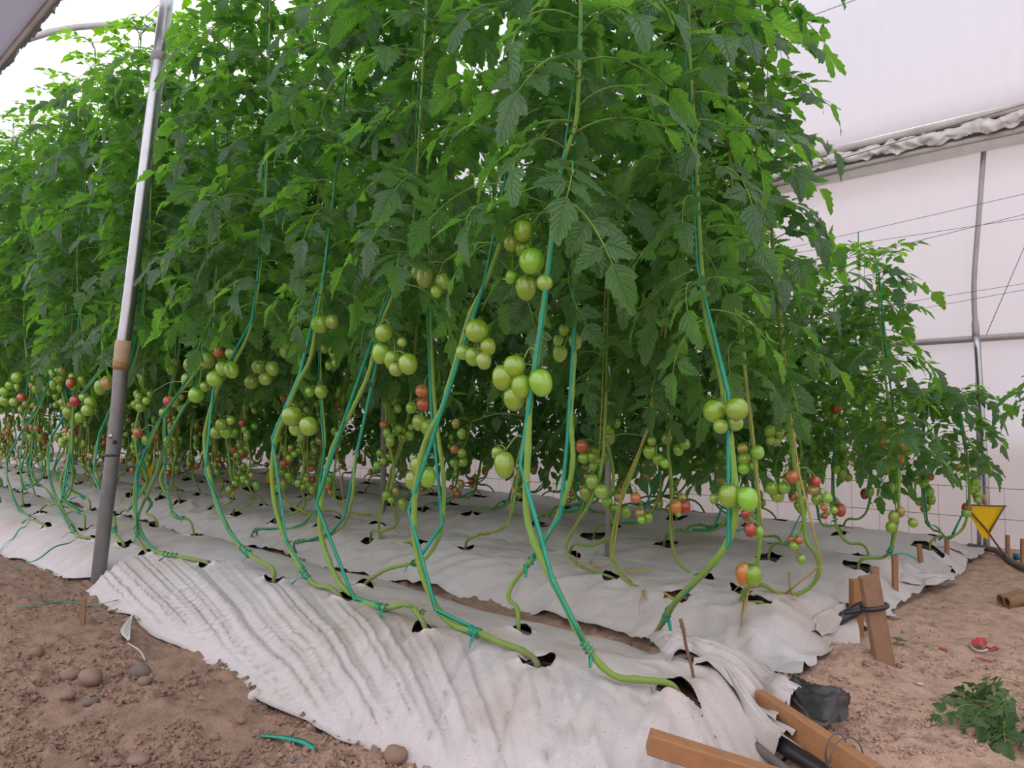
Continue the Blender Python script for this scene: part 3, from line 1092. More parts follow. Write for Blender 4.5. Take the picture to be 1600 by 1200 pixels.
def postset():
    r = empty('wall_post', tuple(on_y(1533, 862, 5.50)))
    o = Vector(r.location)
    mb = MB()
    P = [on_y(a, b, 5.50) - o for a, b in ((1541, 862), (1541, 780), (1533, 640), (1526, 525))]
    P[0].z = -.05 - o.z
    tube(mb, catmull([tuple(p) for p in P], 5), .020, 10)
    link('post_tube', mb.mesh('post_tube', M_galv), r)
    mb = MB()
    P = [on_y(a, b, 5.54) - o for a, b in ((1530, 860), (1529, 700), (1527, 560), (1526, 525))]
    P[0].z = -.05 - o.z
    tube(mb, catmull([tuple(p) for p in P], 5), .013, 8)
    link('brace_tube', mb.mesh('brace_tube', M_galv_dirty), r)
    mb = MB()
    P = [on_y(a, b, 5.56) - o for a, b in ((1525, 528), (1522, 470), (1523, 420), (1530, 330), (1538, 226))]
    tube(mb, catmull([tuple(p) for p in P], 6), [.022] * 3 + [.016] * 22, 8)
    link('upper_tube', mb.mesh('upper_tube', M_galv_dirty), r)
    mb = MB()
    p = on_y(1540, 780, 5.50) - o
    tube(mb, [tuple(p - Vector((0, 0, .03))), tuple(p), tuple(p + Vector((0, 0, .03)))], .0215, 10)
    link('tape_band', mb.mesh('tape_band', M_tape), r)
    tag(r, 'thin grey post pair holding the plastic wall beside the yellow triangle trap', 'post')


postset()

for i, (y, pxs, lab) in enumerate((
        (4.80, ((1600, 303), (1322, 367)), 'topmost thin wire sloping across the plastic side wall'),
        (4.60, ((1600, 335), (1340, 400)), 'thin wire just under the topmost one before the side wall'),
        (4.95, ((1530, 352), (1330, 382)), 'short thin wire lying between two other wires before the side wall'),
        (5.40, ((1600, 443), (1430, 470)), 'thin wire running above the wall rail, upper of two'),
        (5.40, ((1600, 453), (1430, 484)), 'thin wire running above the wall rail, lower of two'),
        (5.2, ((1600, 163), (1395, 224)), 'thin wire stretched just above the grimy gutter'))):
    a, b = on_y(*pxs[0], y), on_y(*pxs[1], y)
    d = (b - a)
    a2 = a - d * 3.0; b2 = b + d * 6
    mb = MB()
    tube(mb, [tuple(a2.lerp(b2, t)) for t in np.linspace(0, 1, 12)], .0016 if i < 5 else .003, 5)
    tag(link('trellis_wire', mb.mesh('trellis_wire', M_wire)), lab, 'wire')
for i, (pts, lab) in enumerate(((((1640, 295), (1541, 523)), 'slanting thin wire near the right edge of the side wall'),)):
    mb = MB(); a, b = on_y(*pts[0], 5.5), on_y(*pts[1], 5.5)
    tube(mb, [tuple(a), tuple(a.lerp(b, .5)), tuple(b)], .0022, 5)
    tag(link('guy_wire', mb.mesh('guy_wire', M_wire)), lab, 'wire')
# wires over the rows that carry the twine
for k in (1, 2, 3):
    for li, y in enumerate(LINES[k]):
        mb = MB(); zt = 3.08 if k < 3 else 3.0
        tube(mb, [(x, y, zt + .01 * math.sin(x)) for x in np.linspace(-15, 3.5, 20)], .002, 5)
        tag(link('crop_wire', mb.mesh('crop_wire', M_wire)), 'overhead wire carrying the twine of the %s row, %s line' % (('front', 'second', 'third')[k - 1], ('near', 'far')[li]), 'wire')
# wire mesh fence at the foot of the wall
root = empty('wire_fence', (-7, 5.45, 0))
mb = MB()
for z in (.03, .21, .40):
    tube(mb, [(x, .02 * math.sin(x * 2), z) for x in np.linspace(-7, 9.5, 24)], .0022, 4)
link('fence_wire', mb.mesh('fence_wire', M_fence), root)
mb = MB()
for x in np.arange(-7, 9.5, .18):
    tube(mb, [(x, .02 * math.sin(x * 2), 0), (x, .02 * math.sin(x * 2), .41)], .0013, 4)
link('fence_upright', mb.mesh('fence_upright', M_fence), root)['kind'] = 'stuff'
tag(root, 'low rusty wire mesh fence along the foot of the plastic wall', 'fence')


# pole with its coupling
def big_pole():
    base = on_ground(151, 905)
    d0 = depth_of(base)
    root = empty('support_pole', tuple(base))
    seq = [(150, 912), (163, 820), (175, 720), (185, 630), (190, 560), (201, 480), (217, 350), (233, 220), (249, 92)]
    P = [at_d(a, b, d0) - base for a, b in seq]
    P[0].z -= .1
    P = [tuple(p) for p in P]
    pp = catmull(P, 4)
    mb = MB()
    k1 = 4 * 4
    tube(mb, pp[:k1 + 1], .0345, 16)
    link('lower_tube', mb.mesh('lower_tube', M_pole), root)
    mb = MB()
    dirn = Vector(pp[-1]) - Vector(pp[-5])
    dirn.normalize()
    up = [tuple(Vector(pp[-1]) + dirn * q) for q in (.1, .25, .42)]
    tube(mb, np.concatenate([pp[k1 - 1:], up]), .0335, 16)
    link('upper_tube', mb.mesh('upper_tube', M_galv), root)
    mb = MB()
    a = Vector(P[4]); c = Vector(at_d(193, 532, d0) - base)
    dd = (c - a)
    tube(mb, [tuple(a + dd * q) for q in (-.45, 0, .5, 1.0)], [.0368, .0372, .0378, .0375], 18)
    link('tape_wrap', mb.mesh('tape_wrap', M_tape), root)
    mb = MB()
    tube(mb, [tuple(a + dd * q) for q in (-.62, -.4, -.2)], [.0374, .0384, .0378], 18)
    link('glue_band', mb.mesh('glue_band', M_glue), root)
    mb = MB()
    a = Vector(at_d(175, 713, d0) - base); u = Vector((0, 0, 1))
    tube(mb, [tuple(a), tuple(a + u * .012)], .038, 16)
    q = Vector(at_d(184, 690, d0) - base) - FWD * .034
    tube(mb, [tuple(q), tuple(q - FWD * .012 + R_ * .01)], .011, 8)
    link('wire_tie', mb.mesh('wire_tie', M_black), root)
    mb = MB()
    q = Vector(at_d(179, 681, d0) - base) - FWD * .031
    tube(mb, [tuple(q), tuple(q - FWD * .007)], .012, 10)
    link('screw_head', mb.mesh('screw_head', M_galv), root)
    mb = MB()
    q = Vector(pp[-1])
    tube(mb, [tuple(q - dirn * .012), tuple(q + dirn * .006), tuple(q + dirn * .03)], [.041, .043, .04], 16)
    link('coupling', mb.mesh('coupling', M_film), root)
    tag(root, 'leaning round grey steel pole with a band of pale tape, at the front bed edge', 'pole')


big_pole()
for (px, py, r, lab, row) in ((950, 872, .017, 'grey post standing between yellow twine plants behind the tall pale stem', 2), (598, 800, .022, 'small distant grey post standing in the second bed', 2)):
    b = on_bed(px, py); mb = MB()
    o_ = empty('row_post', tuple(b))
    tube(mb, [(0, 0, -.08), (0.004, 0, 1.0), (0, 0, 3.0)], r, 10)
    link('post_tube', mb.mesh('post_tube', M_galv_dirty), o_)
    tag(o_, lab, 'post')

# ------------------------------------------------------------------ leaves
def leaflet(L, W, seed, hi=True):
    r = random.Random(seed)
    n = 11 if hi else 4
    cols = [-1, -.5, 0, .5, 1] if hi else [-1, 0, 1]
    V = []; D = []
    droop = r.uniform(.06, .34); fold = r.uniform(-.30, .42); tw = r.uniform(-.5, .5)
    curl = r.uniform(-.25, .5)
    lobeL, lobeR = r.uniform(.1, .45), r.uniform(.1, .45)
    side = r.uniform(-.15, .15)
    ph = r.random() * 6
    for i in range(n):
        t = i / (n - 1)
        w0 = math.sin(math.pi * min(1, t ** .62 * .97 + .02)) ** .85
        for s in cols:
            if hi:
                tooth = (.12 if i % 2 else -.13) * (1 if 0 < i < n - 1 else 0)
                lob = (lobeL if s < 0 else lobeR) * math.exp(-((t - .26) / .10) ** 2) - (lobeL if s < 0 else lobeR) * .55 * math.exp(-((t - .46) / .07) ** 2)
                w = w0 * (1 + (tooth + lob) * (abs(s) > .9) + lob * .5 * (abs(s) == .5))
                xs_ = (.035 * abs(s) if i % 2 else -.02 * abs(s)) - .05 * abs(s) * (t < .3)
            else:
                w = w0 if i else .25; xs_ = 0
                if i == n - 1: w = .02
            if i == n - 1: w = 0.02 if hi else .02
            y = s * W / 2 * w
            x = (t + xs_) * L
            z = -droop * L * t * t + abs(s) ** 1.5 * w * W * (.5 * fold - .35 * curl * t) + math.sin(t * 7 + ph + s * 2) * .022 * L * abs(s)
            y += side * L * t * t
            z += y * tw * t
            V.append((x, y, z)); D.append((t, s, 0))
    m = len(cols); F = []
    for i in range(n - 1):
        for j in range(m - 1):
            F.append((i * m + j, (i + 1) * m + j, (i + 1) * m + j + 1, i * m + j + 1))
    return np.array(V), F, np.array(D)


def compound(seed, hi=True, R=.27, big=1.0, young=False):
    """one tomato leaf: arched rachis, terminal leaflet, side pairs, little ones between"""
    r = random.Random(seed)
    mb = MB()
    arch = r.uniform(.12, .42); side = r.uniform(-.12, .12)
    def rp(t): return Vector((R * t * (1 - .12 * t * t), side * R * t * t, R * (arch * t - (arch + r_d) * t * t)))
    r_d = r.uniform(.2, .55)
    ts = np.linspace(0, 1, 8 if hi else 4)
    P = [tuple(rp(t)) for t in ts]
    tube(mb, P, np.linspace(.0030, .0012, len(P)), 5 if hi else 3, 1, True)
    def put(t, az, L, W, el):
        v, f, d = leaflet(L, W, r.randrange(10 ** 6), hi)
        tt = min(t, .97)
        tan = (rp(tt + .03) - rp(tt)).normalized()
        s = Vector((0, 0, 1)).cross(tan).normalized(); u = tan.cross(s).normalized()
        B = Matrix((tan, s, u)).transposed().to_4x4()
        pl = r.uniform(.008, .022) if az else 0.0
        M = Matrix.Translation(rp(t)) @ B @ Matrix.Rotation(az, 4, 'Z') @ Matrix.Rotation(-el, 4, 'Y') @ Matrix.Rotation(r.uniform(-.5, .5), 4, 'X')
        if pl and hi:
            tube(mb, [tuple(rp(t)), tuple(M @ Vector((pl, 0, 0)))], .0011, 3, 1, False)
        A = np.array(M @ Matrix.Translation((pl, 0, 0)))
        v = v @ A[:3, :3].T + A[:3, 3]
        d = d.copy(); d[:, 2] = r.random()
        mb.add(v, f, 0, d)
    put(1.0, 0, .108 * big * r.uniform(.9, 1.15), .066 * big, r.uniform(-.3, .15))
    for q, t in enumerate((.40, .62, .83)):
        Ls = (.072, .090, .084)[q] * big
        for sg in (-1, 1):
            tt = t + r.uniform(-.04, .04)
            put(tt, sg * r.uniform(.85, 1.25), Ls * r.uniform(.85, 1.15), Ls * r.uniform(.52, .64), r.uniform(-.35, .2))
    for t in ((.50, .73) if hi else ()):
        for sg in (-1, 1):
            if r.random() < .75:
                put(t + r.uniform(-.03, .03), sg * r.uniform(1.0, 1.4), .03 * r.uniform(.7, 1.4), .02, r.uniform(-.3, .3))
    return mb


LEAF = [compound(100 + i, True) for i in range(7)]
LEAF_Y = [compound(200 + i, True, R=.20, big=.66) for i in range(3)]
LEAF_LO = [compound(300 + i, False) for i in range(5)]
LEAF_LO_Y = [compound(320 + i, False, R=.19, big=.66) for i in range(2)]
ME_leaf = [m.mesh('leaf', [M_leaf, M_stem]) for m in LEAF]
ME_leaf_y = [m.mesh('young_leaf', [M_leaf_young, M_stem]) for m in LEAF_Y]


def leaf_places(stem, zf, ztop, r, step=.043, taper=True):
    """where leaves sit along the stem: list of (matrix, young?)"""
    stem = np.asarray(stem)
    z = stem[:, 2]
    out = []
    zz = zf
    az = r.random() * 6.28
    while zz < ztop:
        i = int(np.argmax(z >= zz)) if (z >= zz).any() else len(z) - 1
        p = stem[i]
        az += 2.4 + r.uniform(-.5, .5)
        rel = (zz - zf) / max(.1, ztop - zf)
        young = rel > .86
        low = max(0, 1 - (zz - zf) / .25)
        el = r.uniform(-.12, .50) - low * r.uniform(.15, .8)
        if young: el += .35
        sc = r.uniform(.80, 1.12) * (1 if ztop > 2 else .86)
        M = Matrix.Translation(Vector(p)) @ Matrix.Rotation(az, 4, 'Z') @ Matrix.Rotation(-el, 4, 'Y') @ Matrix.Rotation(r.uniform(-.45, .45), 4, 'X') @ Matrix.Scale(sc, 4)
        out.append((M, young))
        zz += step * r.uniform(.7, 1.3)
    return out


# ------------------------------------------------------------------ fruit
def fruit_shape(asp, seed, nseg=14, nr=10):
    r = random.Random(seed)
    V = []; D = []
    k = r.choice((3, 4, 5)); am = r.uniform(.008, .03); ph = r.random() * 6
    for i in range(nr + 1):
        t = i / nr
        a = math.pi * t
        rad = math.sin(a) ** .86 * .5
        rad *= 1.0 + .10 * math.cos(a) * (1 if asp > 1.1 else .3)
        z = -(1 - math.cos(a)) / 2 * asp
        if t < .15: z -= .045 * (1 - t / .15)
        for j in range(nseg):
            b = 2 * math.pi * j / nseg
            q = rad * (1 + am * math.cos(k * b + ph) * (1 - t))
            V.append((q * math.cos(b), q * math.sin(b), z)); D.append((t, j / nseg, 0))
    F = [(i * nseg + j, (i + 1) * nseg + j, (i + 1) * nseg + (j + 1) % nseg, i * nseg + (j + 1) % nseg) for i in range(nr) for j in range(nseg)]
    m = MB(); m.add(V, F, 0, D)
    return m


FR = {}
for kind in TOM:
    for asp in (1.0, 1.15, 1.35):
        FR[(kind, asp)] = fruit_shape(asp, int(asp * 100) + ord(kind)).mesh('tomato', TOM[kind])
# small five-pointed calyx on every fruit
def calyx(mb, M, s):
    for j in range(5):
        a = j * 2 * math.pi / 5 + .3
        d = Vector((math.cos(a), math.sin(a), 0)); e = Vector((-math.sin(a), math.cos(a), 0))
        L = .30 * s
        pts = [d * .02 * s + e * .05 * s, d * .02 * s - e * .05 * s, d * L * .6 + Vector((0, 0, .05 * s)), d * L + Vector((0, 0, .12 * s))]
        mb.add([tuple(M @ p) for p in (pts[0], pts[1], pts[2] - e * .03 * s, pts[3], pts[2] + e * .03 * s)], [(0, 1, 2, 3, 4)], 0,
               [(.5, 0, 0)] * 5)


def make_truss(parent, attach, fruits, r, origin, thick=.0022):
    """fruits: list of (centre world, diameter, kind, aspect); a stalk from attach to each of them"""
    o = Vector(origin)
    att = Vector(attach)
    cen = sum((Vector(f[0]) for f in fruits), Vector()) / len(fruits)
    top = max(f[0][2] for f in fruits)
    hub = Vector((cen.x * .8 + att.x * .2, cen.y * .8 + att.y * .2, top + .012))
    if hub.z > att.z + .02: hub.z = (att.z + top) / 2 + .01
    mb = MB()
    mid = (att + hub) / 2 + Vector((0, 0, .025))
    tube(mb, catmull([tuple(att - o), tuple(mid - o), tuple(hub - o)], 4), thick, 5)
    low = min(f[0][2] for f in fruits) + .02
    spine_end = Vector((cen.x, cen.y, low))
    tube(mb, catmull([tuple(hub - o), tuple((hub * .5 + spine_end * .5) + Vector((.006, .004, 0)) - o), tuple(spine_end - o)], 4), thick * .8, 5)
    made = []
    for (c, d, kind, asp) in fruits:
        c = Vector(c)
        hz = d * asp / 2
        out = Vector((c.x - cen.x, c.y - cen.y, 0))
        tilt = min(.5, out.length / max(d, .01) * .35)
        q = Vector((0, 0, 1)).rotation_difference((Vector((0, 0, 1)) - (out.normalized() if out.length > 1e-5 else Vector()) * math.tan(tilt) * .8).normalized())
        M = Matrix.Translation(c) @ q.to_matrix().to_4x4() @ Matrix.Translation((0, 0, hz)) @ Matrix.Rotation(r.random() * 6.28, 4, 'Z')
        tp = M @ Vector((0, 0, -d * .03))
        js = spine_end.lerp(hub, max(0, min(1, (tp.z + .015 - spine_end.z) / max(.01, hub.z - spine_end.z))))
        tube(mb, catmull([tuple(js - o), tuple((js + tp) / 2 + Vector((0, 0, .008)) - o), tuple(tp - o)], 3), thick * .7, 4)
        calyx(mb, Matrix.Translation(-o) @ M @ Matrix.Translation((0, 0, -d * .01)), d)
        made.append((M, d, kind, asp))
    t = link('fruit_truss', mb.mesh('fruit_truss', M_stem), parent)
    for (M, d, kind, asp) in made:
        aa = min((1.0, 1.15, 1.35), key=lambda q: abs(q - asp))
        link('tomato', FR[(kind, aa)], t, Matrix.Translation(-o) @ M @ Matrix.Scale(d, 4) @ Matrix.Diagonal((1, 1, asp / aa, 1)))
    return t


def stem_mesh(pts, r0, r, n=9, nodes=True):
    pp = catmull([tuple(p) for p in pts], 7)
    m = len(pp)
    ln = np.concatenate([[0], np.cumsum(np.linalg.norm(np.diff(pp, axis=0), axis=1))])
    rad = r0 * (0.80 + .35 * np.exp(-((ln - .9) / .7) ** 2)) * np.clip(1.15 - ln / max(ln[-1], .1) * .55, .35, 1.2)
    z = r.random() * .05
    while z < ln[-1]:
        rad = rad * (1 + .22 * np.exp(-((ln - z) / .012) ** 2))
        z += r.uniform(.09, .16)
    mb = MB()
    tube(mb, pp, rad, n, 0)
    # leaf scars: short stubs left where old leaves were cut
    if nodes:
        z = .25 + r.random() * .1
        while z < min(1.9, ln[-1] * .7):
            i = int(np.searchsorted(ln, z)); i = min(i, m - 2)
            a = r.random() * 6.28
            d = Vector((math.cos(a), math.sin(a), .25)).normalized()
            p = Vector(pp[i])
            tube(mb, [tuple(p + d * r0 * .6), tuple(p + d * r0 * 1.5)], [r0 * .42, r0 * .34], 6, 0, True, .8)
            z += r.uniform(.12, .2)
    return mb, pp, ln, rad


def twine_mesh(pp, ln, rad, r, width=.0105, start=.28, top=3.08, y=None, tail=True, flat=True):
    """tape knotted low on the stem, wound round it in long turns up to the wire"""
    mb = MB()
    i0 = int(np.searchsorted(ln, start)); i0 = min(i0, len(pp) - 4)
    T, U, W = frames(pp)
    # knot: a few tight turns
    K = []
    for q in np.linspace(0, 1, 26):
        i = min(len(pp) - 1, i0 + int(q * 3)); fr = min(1, max(0, q * 3 - int(q * 3)))
        c = pp[i] * (1 - fr) + pp[min(i + 1, len(pp) - 1)] * fr
        a = q * 3.4 * 2 * math.pi
        K.append(c + (U[i] * math.cos(a) + W[i] * math.sin(a)) * (rad[i] * 1.12 + .001))
    ribbon(mb, K, width * .8, .001, 0, 0, phase=math.pi / 2)
    # long turns
    P = [K[-1]]
    L = ln[i0] + .22
    sgn = 1
    while L < ln[-1]:
        i = min(int(np.searchsorted(ln, L)), len(pp) - 1)
        off = rad[i] * 1.2 + .004
        # the tape crosses the stem every turn: now to the near side, now off to one side
        P.append(pp[i] + np.array([sgn * off * r.uniform(.5, 1.2), -off * r.uniform(.5, 1.0), 0]))
        sgn = -sgn if r.random() < .65 else sgn
        L += r.uniform(.26, .46)
    P.append(pp[-1] + np.array([0, 0, .02]))
    Q = []
    for u, v in zip(P[:-1], P[1:]):
        for q in (0, .34, .67):
            Q.append(np.asarray(u) * (1 - q) + np.asarray(v) * q)
    Q.append(P[-1])
    Q = np.array([np.asarray(q) for q in Q])
    wz = width * np.where(Q[:, 2] < 1.15, 1.0, np.where(Q[:, 2] < 1.45, .7, .42))
    ribbon(mb, Q, wz, .0011, 0, twist=r.uniform(2, 4), phase=math.pi / 2)
    if tail:
        d = np.array([r.uniform(-.1, .1), -r.uniform(.02, .08), -.015])
        e = K[0]
        ribbon(mb, catmull([e, e + d * .5 + [0, 0, .015], e + d], 4), width * .9, .001, 0, twist=.8)
    return mb


def tw_mat(c):
    return M_twg if c == G else M_twy


# ------------------------------------------------------------------ hero plants
# clusters: plant, plane shift, list of (px, py, diameter px, kind, aspect)
CL = [
    ('P1', 1.56, [(817, 361, 30, 'g', 1.1), (800, 380, 26, 'p', 1.0), (818, 388, 27, 'g', 1.0), (831, 408, 40, 'g', 1.0), (799, 433, 19, 'g', 1.15), (822, 450, 33, 'g', 1.2), (851, 442, 25, 'p', 1.0)]),
    ('P1', 1.54, [(787, 590, 36, 'g', 1.1), (814, 604, 31, 'g', 1.25), (845, 598, 36, 'g', 1.2), (804, 572, 34, 'g', 1.0), (804, 622, 34, 'g', 1.15)]),
    ('P1', 1.56, [(788, 726, 31, 'g', 1.35), (777, 708, 18, 'g', 1.15)]),
    ('P2', 1.58, [(745, 517, 36, 'g', 1.0), (763, 542, 24, 'g', 1.15), (740, 557, 27, 'g', 1.1), (756, 564, 24, 'p', 1.15), (724, 550, 24, 'p', 1.0)]),
    ('P2', 1.62, [(664, 433, 28, 'p', 1.2), (651, 425, 18, 'p', 1.1), (691, 440, 22, 'p', 1.2), (682, 456, 18, 'g', 1.1)]),
    ('P2', 1.74, [(653, 727, 24, 'g', 1.15), (646, 750, 26, 'p', 1.2), (668, 745, 26, 'g', 1.3)]),
    ('P3', 1.58, [(600, 520, 28, 'g', 1.0), (596, 552, 28, 'g', 1.2), (613, 562, 26, 'g', 1.2), (638, 569, 29, 'g', 1.15), (619, 577, 22, 'p', 1.0), (628, 535, 15, 'p', 1.0)]),
    ('P4', 1.60, [(456, 650, 31, 'g', 1.0), (482, 666, 27, 'g', 1.1), (464, 669, 24, 'p', 1.0)]),
    ('P4', 1.60, [(500, 506, 28, 'g', 1.05), (519, 503, 22, 'p', 1.0)]),
    ('B5', 1.84, [(502, 612, 20, 'g', 1.1), (484, 612, 16, 'p', 1.0)]),
    ('B5', 1.90, [(523, 533, 16, 'g', 1.0), (523, 550, 19, 'g', 1.1), (514, 571, 13, 'g', 1.1), (524, 567, 11, 'g', 1.2), (507, 545, 15, 'p', 1)]),
    ('P5', 1.60, [(325, 563, 25, 'p', 1.0), (348, 576, 21, 'g', 1.1), (362, 578, 22, 'g', 1.25), (336, 592, 25, 'g', 1.0), (307, 617, 24, 'g', 1.0), (293, 594, 19, 'g', 1.2), (297, 570, 20, 'g', 1.1), (321, 604, 16, 'g', 1.0), (363, 552, 21, 'p', 1.0), (341, 550, 17, 'o', 1.0)]),
    ('P5', 1.80, [(404, 573, 21, 'p', 1.0), (426, 576, 21, 'p', 1.1), (393, 597, 21, 'p', 1.0), (415, 592, 20, 'p', 1.0)]),
    ('P5', 1.84, [(451, 536, 20, 'p', 1.0), (447, 550, 20, 'p', 1.0)]),
    ('P5', 1.72, [(346, 663, 18, 'g', 1.0), (338, 676, 19, 'p', 1.0), (353, 675, 18, 'g', 1.1), (361, 657, 13, 'g', 1.0)]),
    ('P7', 1.54, [(168, 598, 19, 'y', 1.2), (158, 605, 19, 'g', 1.3)]),
    ('P6b', 1.72, [(263, 627, 15, 'r', 1.1), (257, 645, 16, 'g', 1.0)]),
    ('P6', 1.76, [(216, 676, 14, 'o', 1.15)]),
    ('P6', 1.70, [(229, 626, 12, 'g', 1.0), (220, 636, 15, 'g', 1.0), (234, 616, 8, 'g', 1.2)]),
    ('P8', 1.58, [(118, 627, 16, 'r', 1.1), (130, 621, 12, 'p', 1.0), (142, 630, 18, 'g', 1.15), (137, 641, 18, 'g', 1.0), (108, 645, 18, 'g', 1.1), (126, 652, 16, 'g', 1.1)]),
    ('P9', 1.58, [(27, 590, 16, 'g', 1.0), (16, 602, 13, 'g', 1.0), (28, 605, 10, 'g', 1.2), (8, 612, 15, 'g', 1.0), (9, 626, 17, 'g', 1.0), (34, 621, 13, 'r', 1.0), (22, 628, 13, 'p', 1.0)]),
    ('P9', 1.60, [(98, 580, 12, 'p', 1.1), (91, 593, 14, 'g', 1.0), (70, 569, 10, 'p', 1.1), (81, 582, 9, 'g', 1.2)]),
    ('B1', 2.00, [(1151, 639, 35, 'g', 1.0), (1117, 642, 36, 'g', 1.0), (1149, 661, 24, 'p', 1.0), (1126, 666, 23, 'p', 1.0)]),
    ('B1', 2.00, [(1138, 775, 30, 'g', 1.2), (1168, 780, 32, 'g', 1.2), (1116, 780, 14, 'g', 1.1)]),
    ('B2', 1.92, [(881, 516, 16, 'g', 1.15), (872, 532, 16, 'p', 1.1), (875, 552, 23, 'p', 1.2), (899, 534, 20, 'p', 1.3)]),
    ('B3', 2.0, [(659, 611, 20, 'o', 1.0), (661, 632, 20, 'o', 1.1), (643, 637, 18, 'g', 1.0), (655, 660, 22, 'p', 1.2), (668, 668, 22, 'g', 1.2)]),
    ('R2a', 2.50, [(1172, 828, 17, 'r', 1.35), (1164, 803, 13, 'r', 1.1), (1185, 831, 16, 'g', 1.2)]),
    ('R2a', 2.46, [(1161, 897, 22, 'o', 1.6), (1176, 899, 28, 'g', 1.2)]),
    ('R2a', 2.58, [(1184, 707, 20, 'g', 1.1), (1163, 717, 20, 'g', 1.0), (1160, 701, 16, 'y', 1.0), (1162, 732, 18, 'g', 1.0), (1178, 728, 14, 'g', 1)]),
    ('R2b', 2.86, [(1237, 663, 16, 'g', 1.0), (1204, 674, 18, 'g', 1.1), (1219, 678, 17, 'g', 1.1), (1204, 688, 14, 'p', 1.0), (1213, 690, 14, 'p', 1.0), (1236, 681, 15, 'p', 1.1)]),
    ('R2b', 2.82, [(1206, 763, 20, 'g', 1.0), (1225, 762, 19, 'g', 1.0), (1215, 775, 20, 'p', 1.0), (1238, 745, 22, 'o', .95)]),
    ('R2b', 2.72, [(1240, 853, 14, 'g', 1.0), (1252, 874, 14, 'g', 1.1), (1236, 843, 12, 'o', 1.0), (1248, 844, 12, 'o', 1.0)]),
    ('R2b', 2.9, [(1274, 752, 16, 'r', 1.0), (1270, 766, 18, 'y', .85), (1277, 780, 17, 'g', 1.0), (1292, 778, 16, 'g', 1.0), (1287, 793, 11, 'o', 1.0), (1293, 800, 11, 'g', 1.0), (1303, 797, 11, 'g', 1.0), (1288, 806, 10, 'r', 1)]),
    ('R2c', 2.62, [(909, 697, 19, 'o', 1.15), (912, 715, 18, 'g', 1.0), (925, 714, 16, 'g', 1.1)]),
    ('R2c', 2.60, [(993, 778, 16, 'o', 1.05), (1000, 803, 15, 'y', 1.15), (1013, 809, 14, 'g', 1.1), (1002, 812, 13, 'g', 1)]),
    ('R2c', 2.64, [(1018, 689, 14, 'g', 1.0), (1015, 706, 20, 'g', 1.1), (1028, 718, 17, 'g', 1.1), (1038, 724, 14, 'g', 1.1)]),
    ('R2d', 2.76, [(1057, 792, 19, 'o', 1.1), (1071, 792, 16, 'r', 1.25), (1066, 778, 12, 'y', 1.0), (1060, 803, 10, 'g', 1)]),
    ('R2d', 2.84, [(1070, 694, 17, 'g', 1.0), (1060, 703, 16, 'g', 1.2), (1042, 685, 18, 'g', 1.0)]),
    ('R2g', 2.60, [(925, 752, 20, 'p', 1.2), (940, 768, 22, 'p', 1.1), (917, 770, 22, 'p', 1.2), (916, 744, 8, 'o', 1)]),
    ('R2f', 2.62, [(712, 662, 13, 'y', 1.15), (721, 678, 14, 'g', 1.2), (710, 702, 13, 'o', 1.0), (722, 708, 14, 'g', 1.0), (724, 722, 14, 'g', 1.0), (709, 723, 13, 'g', 1)]),
    ('R2h', 2.60, [(620, 674, 14, 'g', 1.05), (629, 684, 14, 'g', 1.1), (640, 680, 14, 'g', 1.2), (630, 672, 10, 'g', 1.0), (642, 667, 10, 'g', 1.0)]),
]

FG = {1: 'plants on green twine in the front row', 2: 'plants on yellow twine in the second row'}
for hi_, h in enumerate(HERO):
    r = random.Random(1000 + hi_)
    base = h['base']
    root = empty('tomato_plant', tuple(base))
    tag(root, h['lab'], 'tomato plant', FG[h['row']])
    loc = [Vector(p) - base for p in h['pts']]
    mb, pp, ln, rad = stem_mesh(loc, h['r'], r, 10)
    link('stem', mb.mesh('stem', M_stem), root)
    tm = twine_mesh(pp, ln, rad, r, .0135 if h['tw'] == G else .0075, start=.30 if h['row'] == 1 else .2)
    link('twine', tm.mesh('twine', tw_mat(h['tw'])), root)
    near = h['row'] == 1
    for (M, young) in leaf_places(pp, h['zf'] - base.z, 3.08 - base.z, r, .030):
        if young:
            link('leaf', ME_leaf_y[r.randrange(3)], root, M)
        else:
            link('leaf', ME_leaf[r.randrange(7)], root, M)
    for (pk, yy, fr) in CL:
        if pk != h['k']: continue
        fs = []
        for q, (px, py, d, kind, asp) in enumerate(fr):
            y2 = yy + ((q * .37) % 1 - .5) * .05
            p = on_y(px, py, y2)
            fs.append((p, d * depth_of(p) / FPX * 1.04, kind, asp))
        cz = max(f[0].z for f in fs) - base.z
        zi = pp[:, 2]
        i = int(np.argmax(zi >= cz + .03)) if (zi >= cz + .03).any() else len(pp) - 1
        make_truss(root, Vector(pp[i]) + base, fs, r, base)
    if h['k'] == 'P3':
        for q, (a, s) in enumerate(((.6, .16), (2.4, .20), (4.0, .14))):
            i = 7 + q * 5
            link('leaf', ME_leaf_y[q], root, Matrix.Translation(Vector(pp[i])) @ Matrix.Rotation(a, 4, 'Z') @ Matrix.Rotation(-.9, 4, 'Y') @ Matrix.Scale(s, 4))


# ------------------------------------------------------------------ generic plants
def gen_stem(r, ztop, bb=None):
    b = bb if bb else r.uniform(.26, .50); lo = r.uniform(.02, .06)
    y = lambda s: r.uniform(-s, s)
    P = [(0, 0, -.05), (0, 0, .02), (-.18 * b, y(.02), .03 + lo), (-.55 * b, y(.04), .03 + lo * 1.2), (-.85 * b, y(.05), .10 + lo),
         (-1.0 * b, y(.05), .24 + lo), (-1.02 * b, y(.04), .42), (-.92 * b, y(.04), .62), (-.78 * b, y(.03), .85), (-.62 * b, y(.03), 1.15)]
    x = -.62 * b; z = 1.15
    while z < ztop - .05:
        z2 = min(ztop, z + .3); x += .03
        P.append((x + r.uniform(-.02, .02), y(.03), z2)); z = z2
    return [p for p in P if p[2] <= ztop]


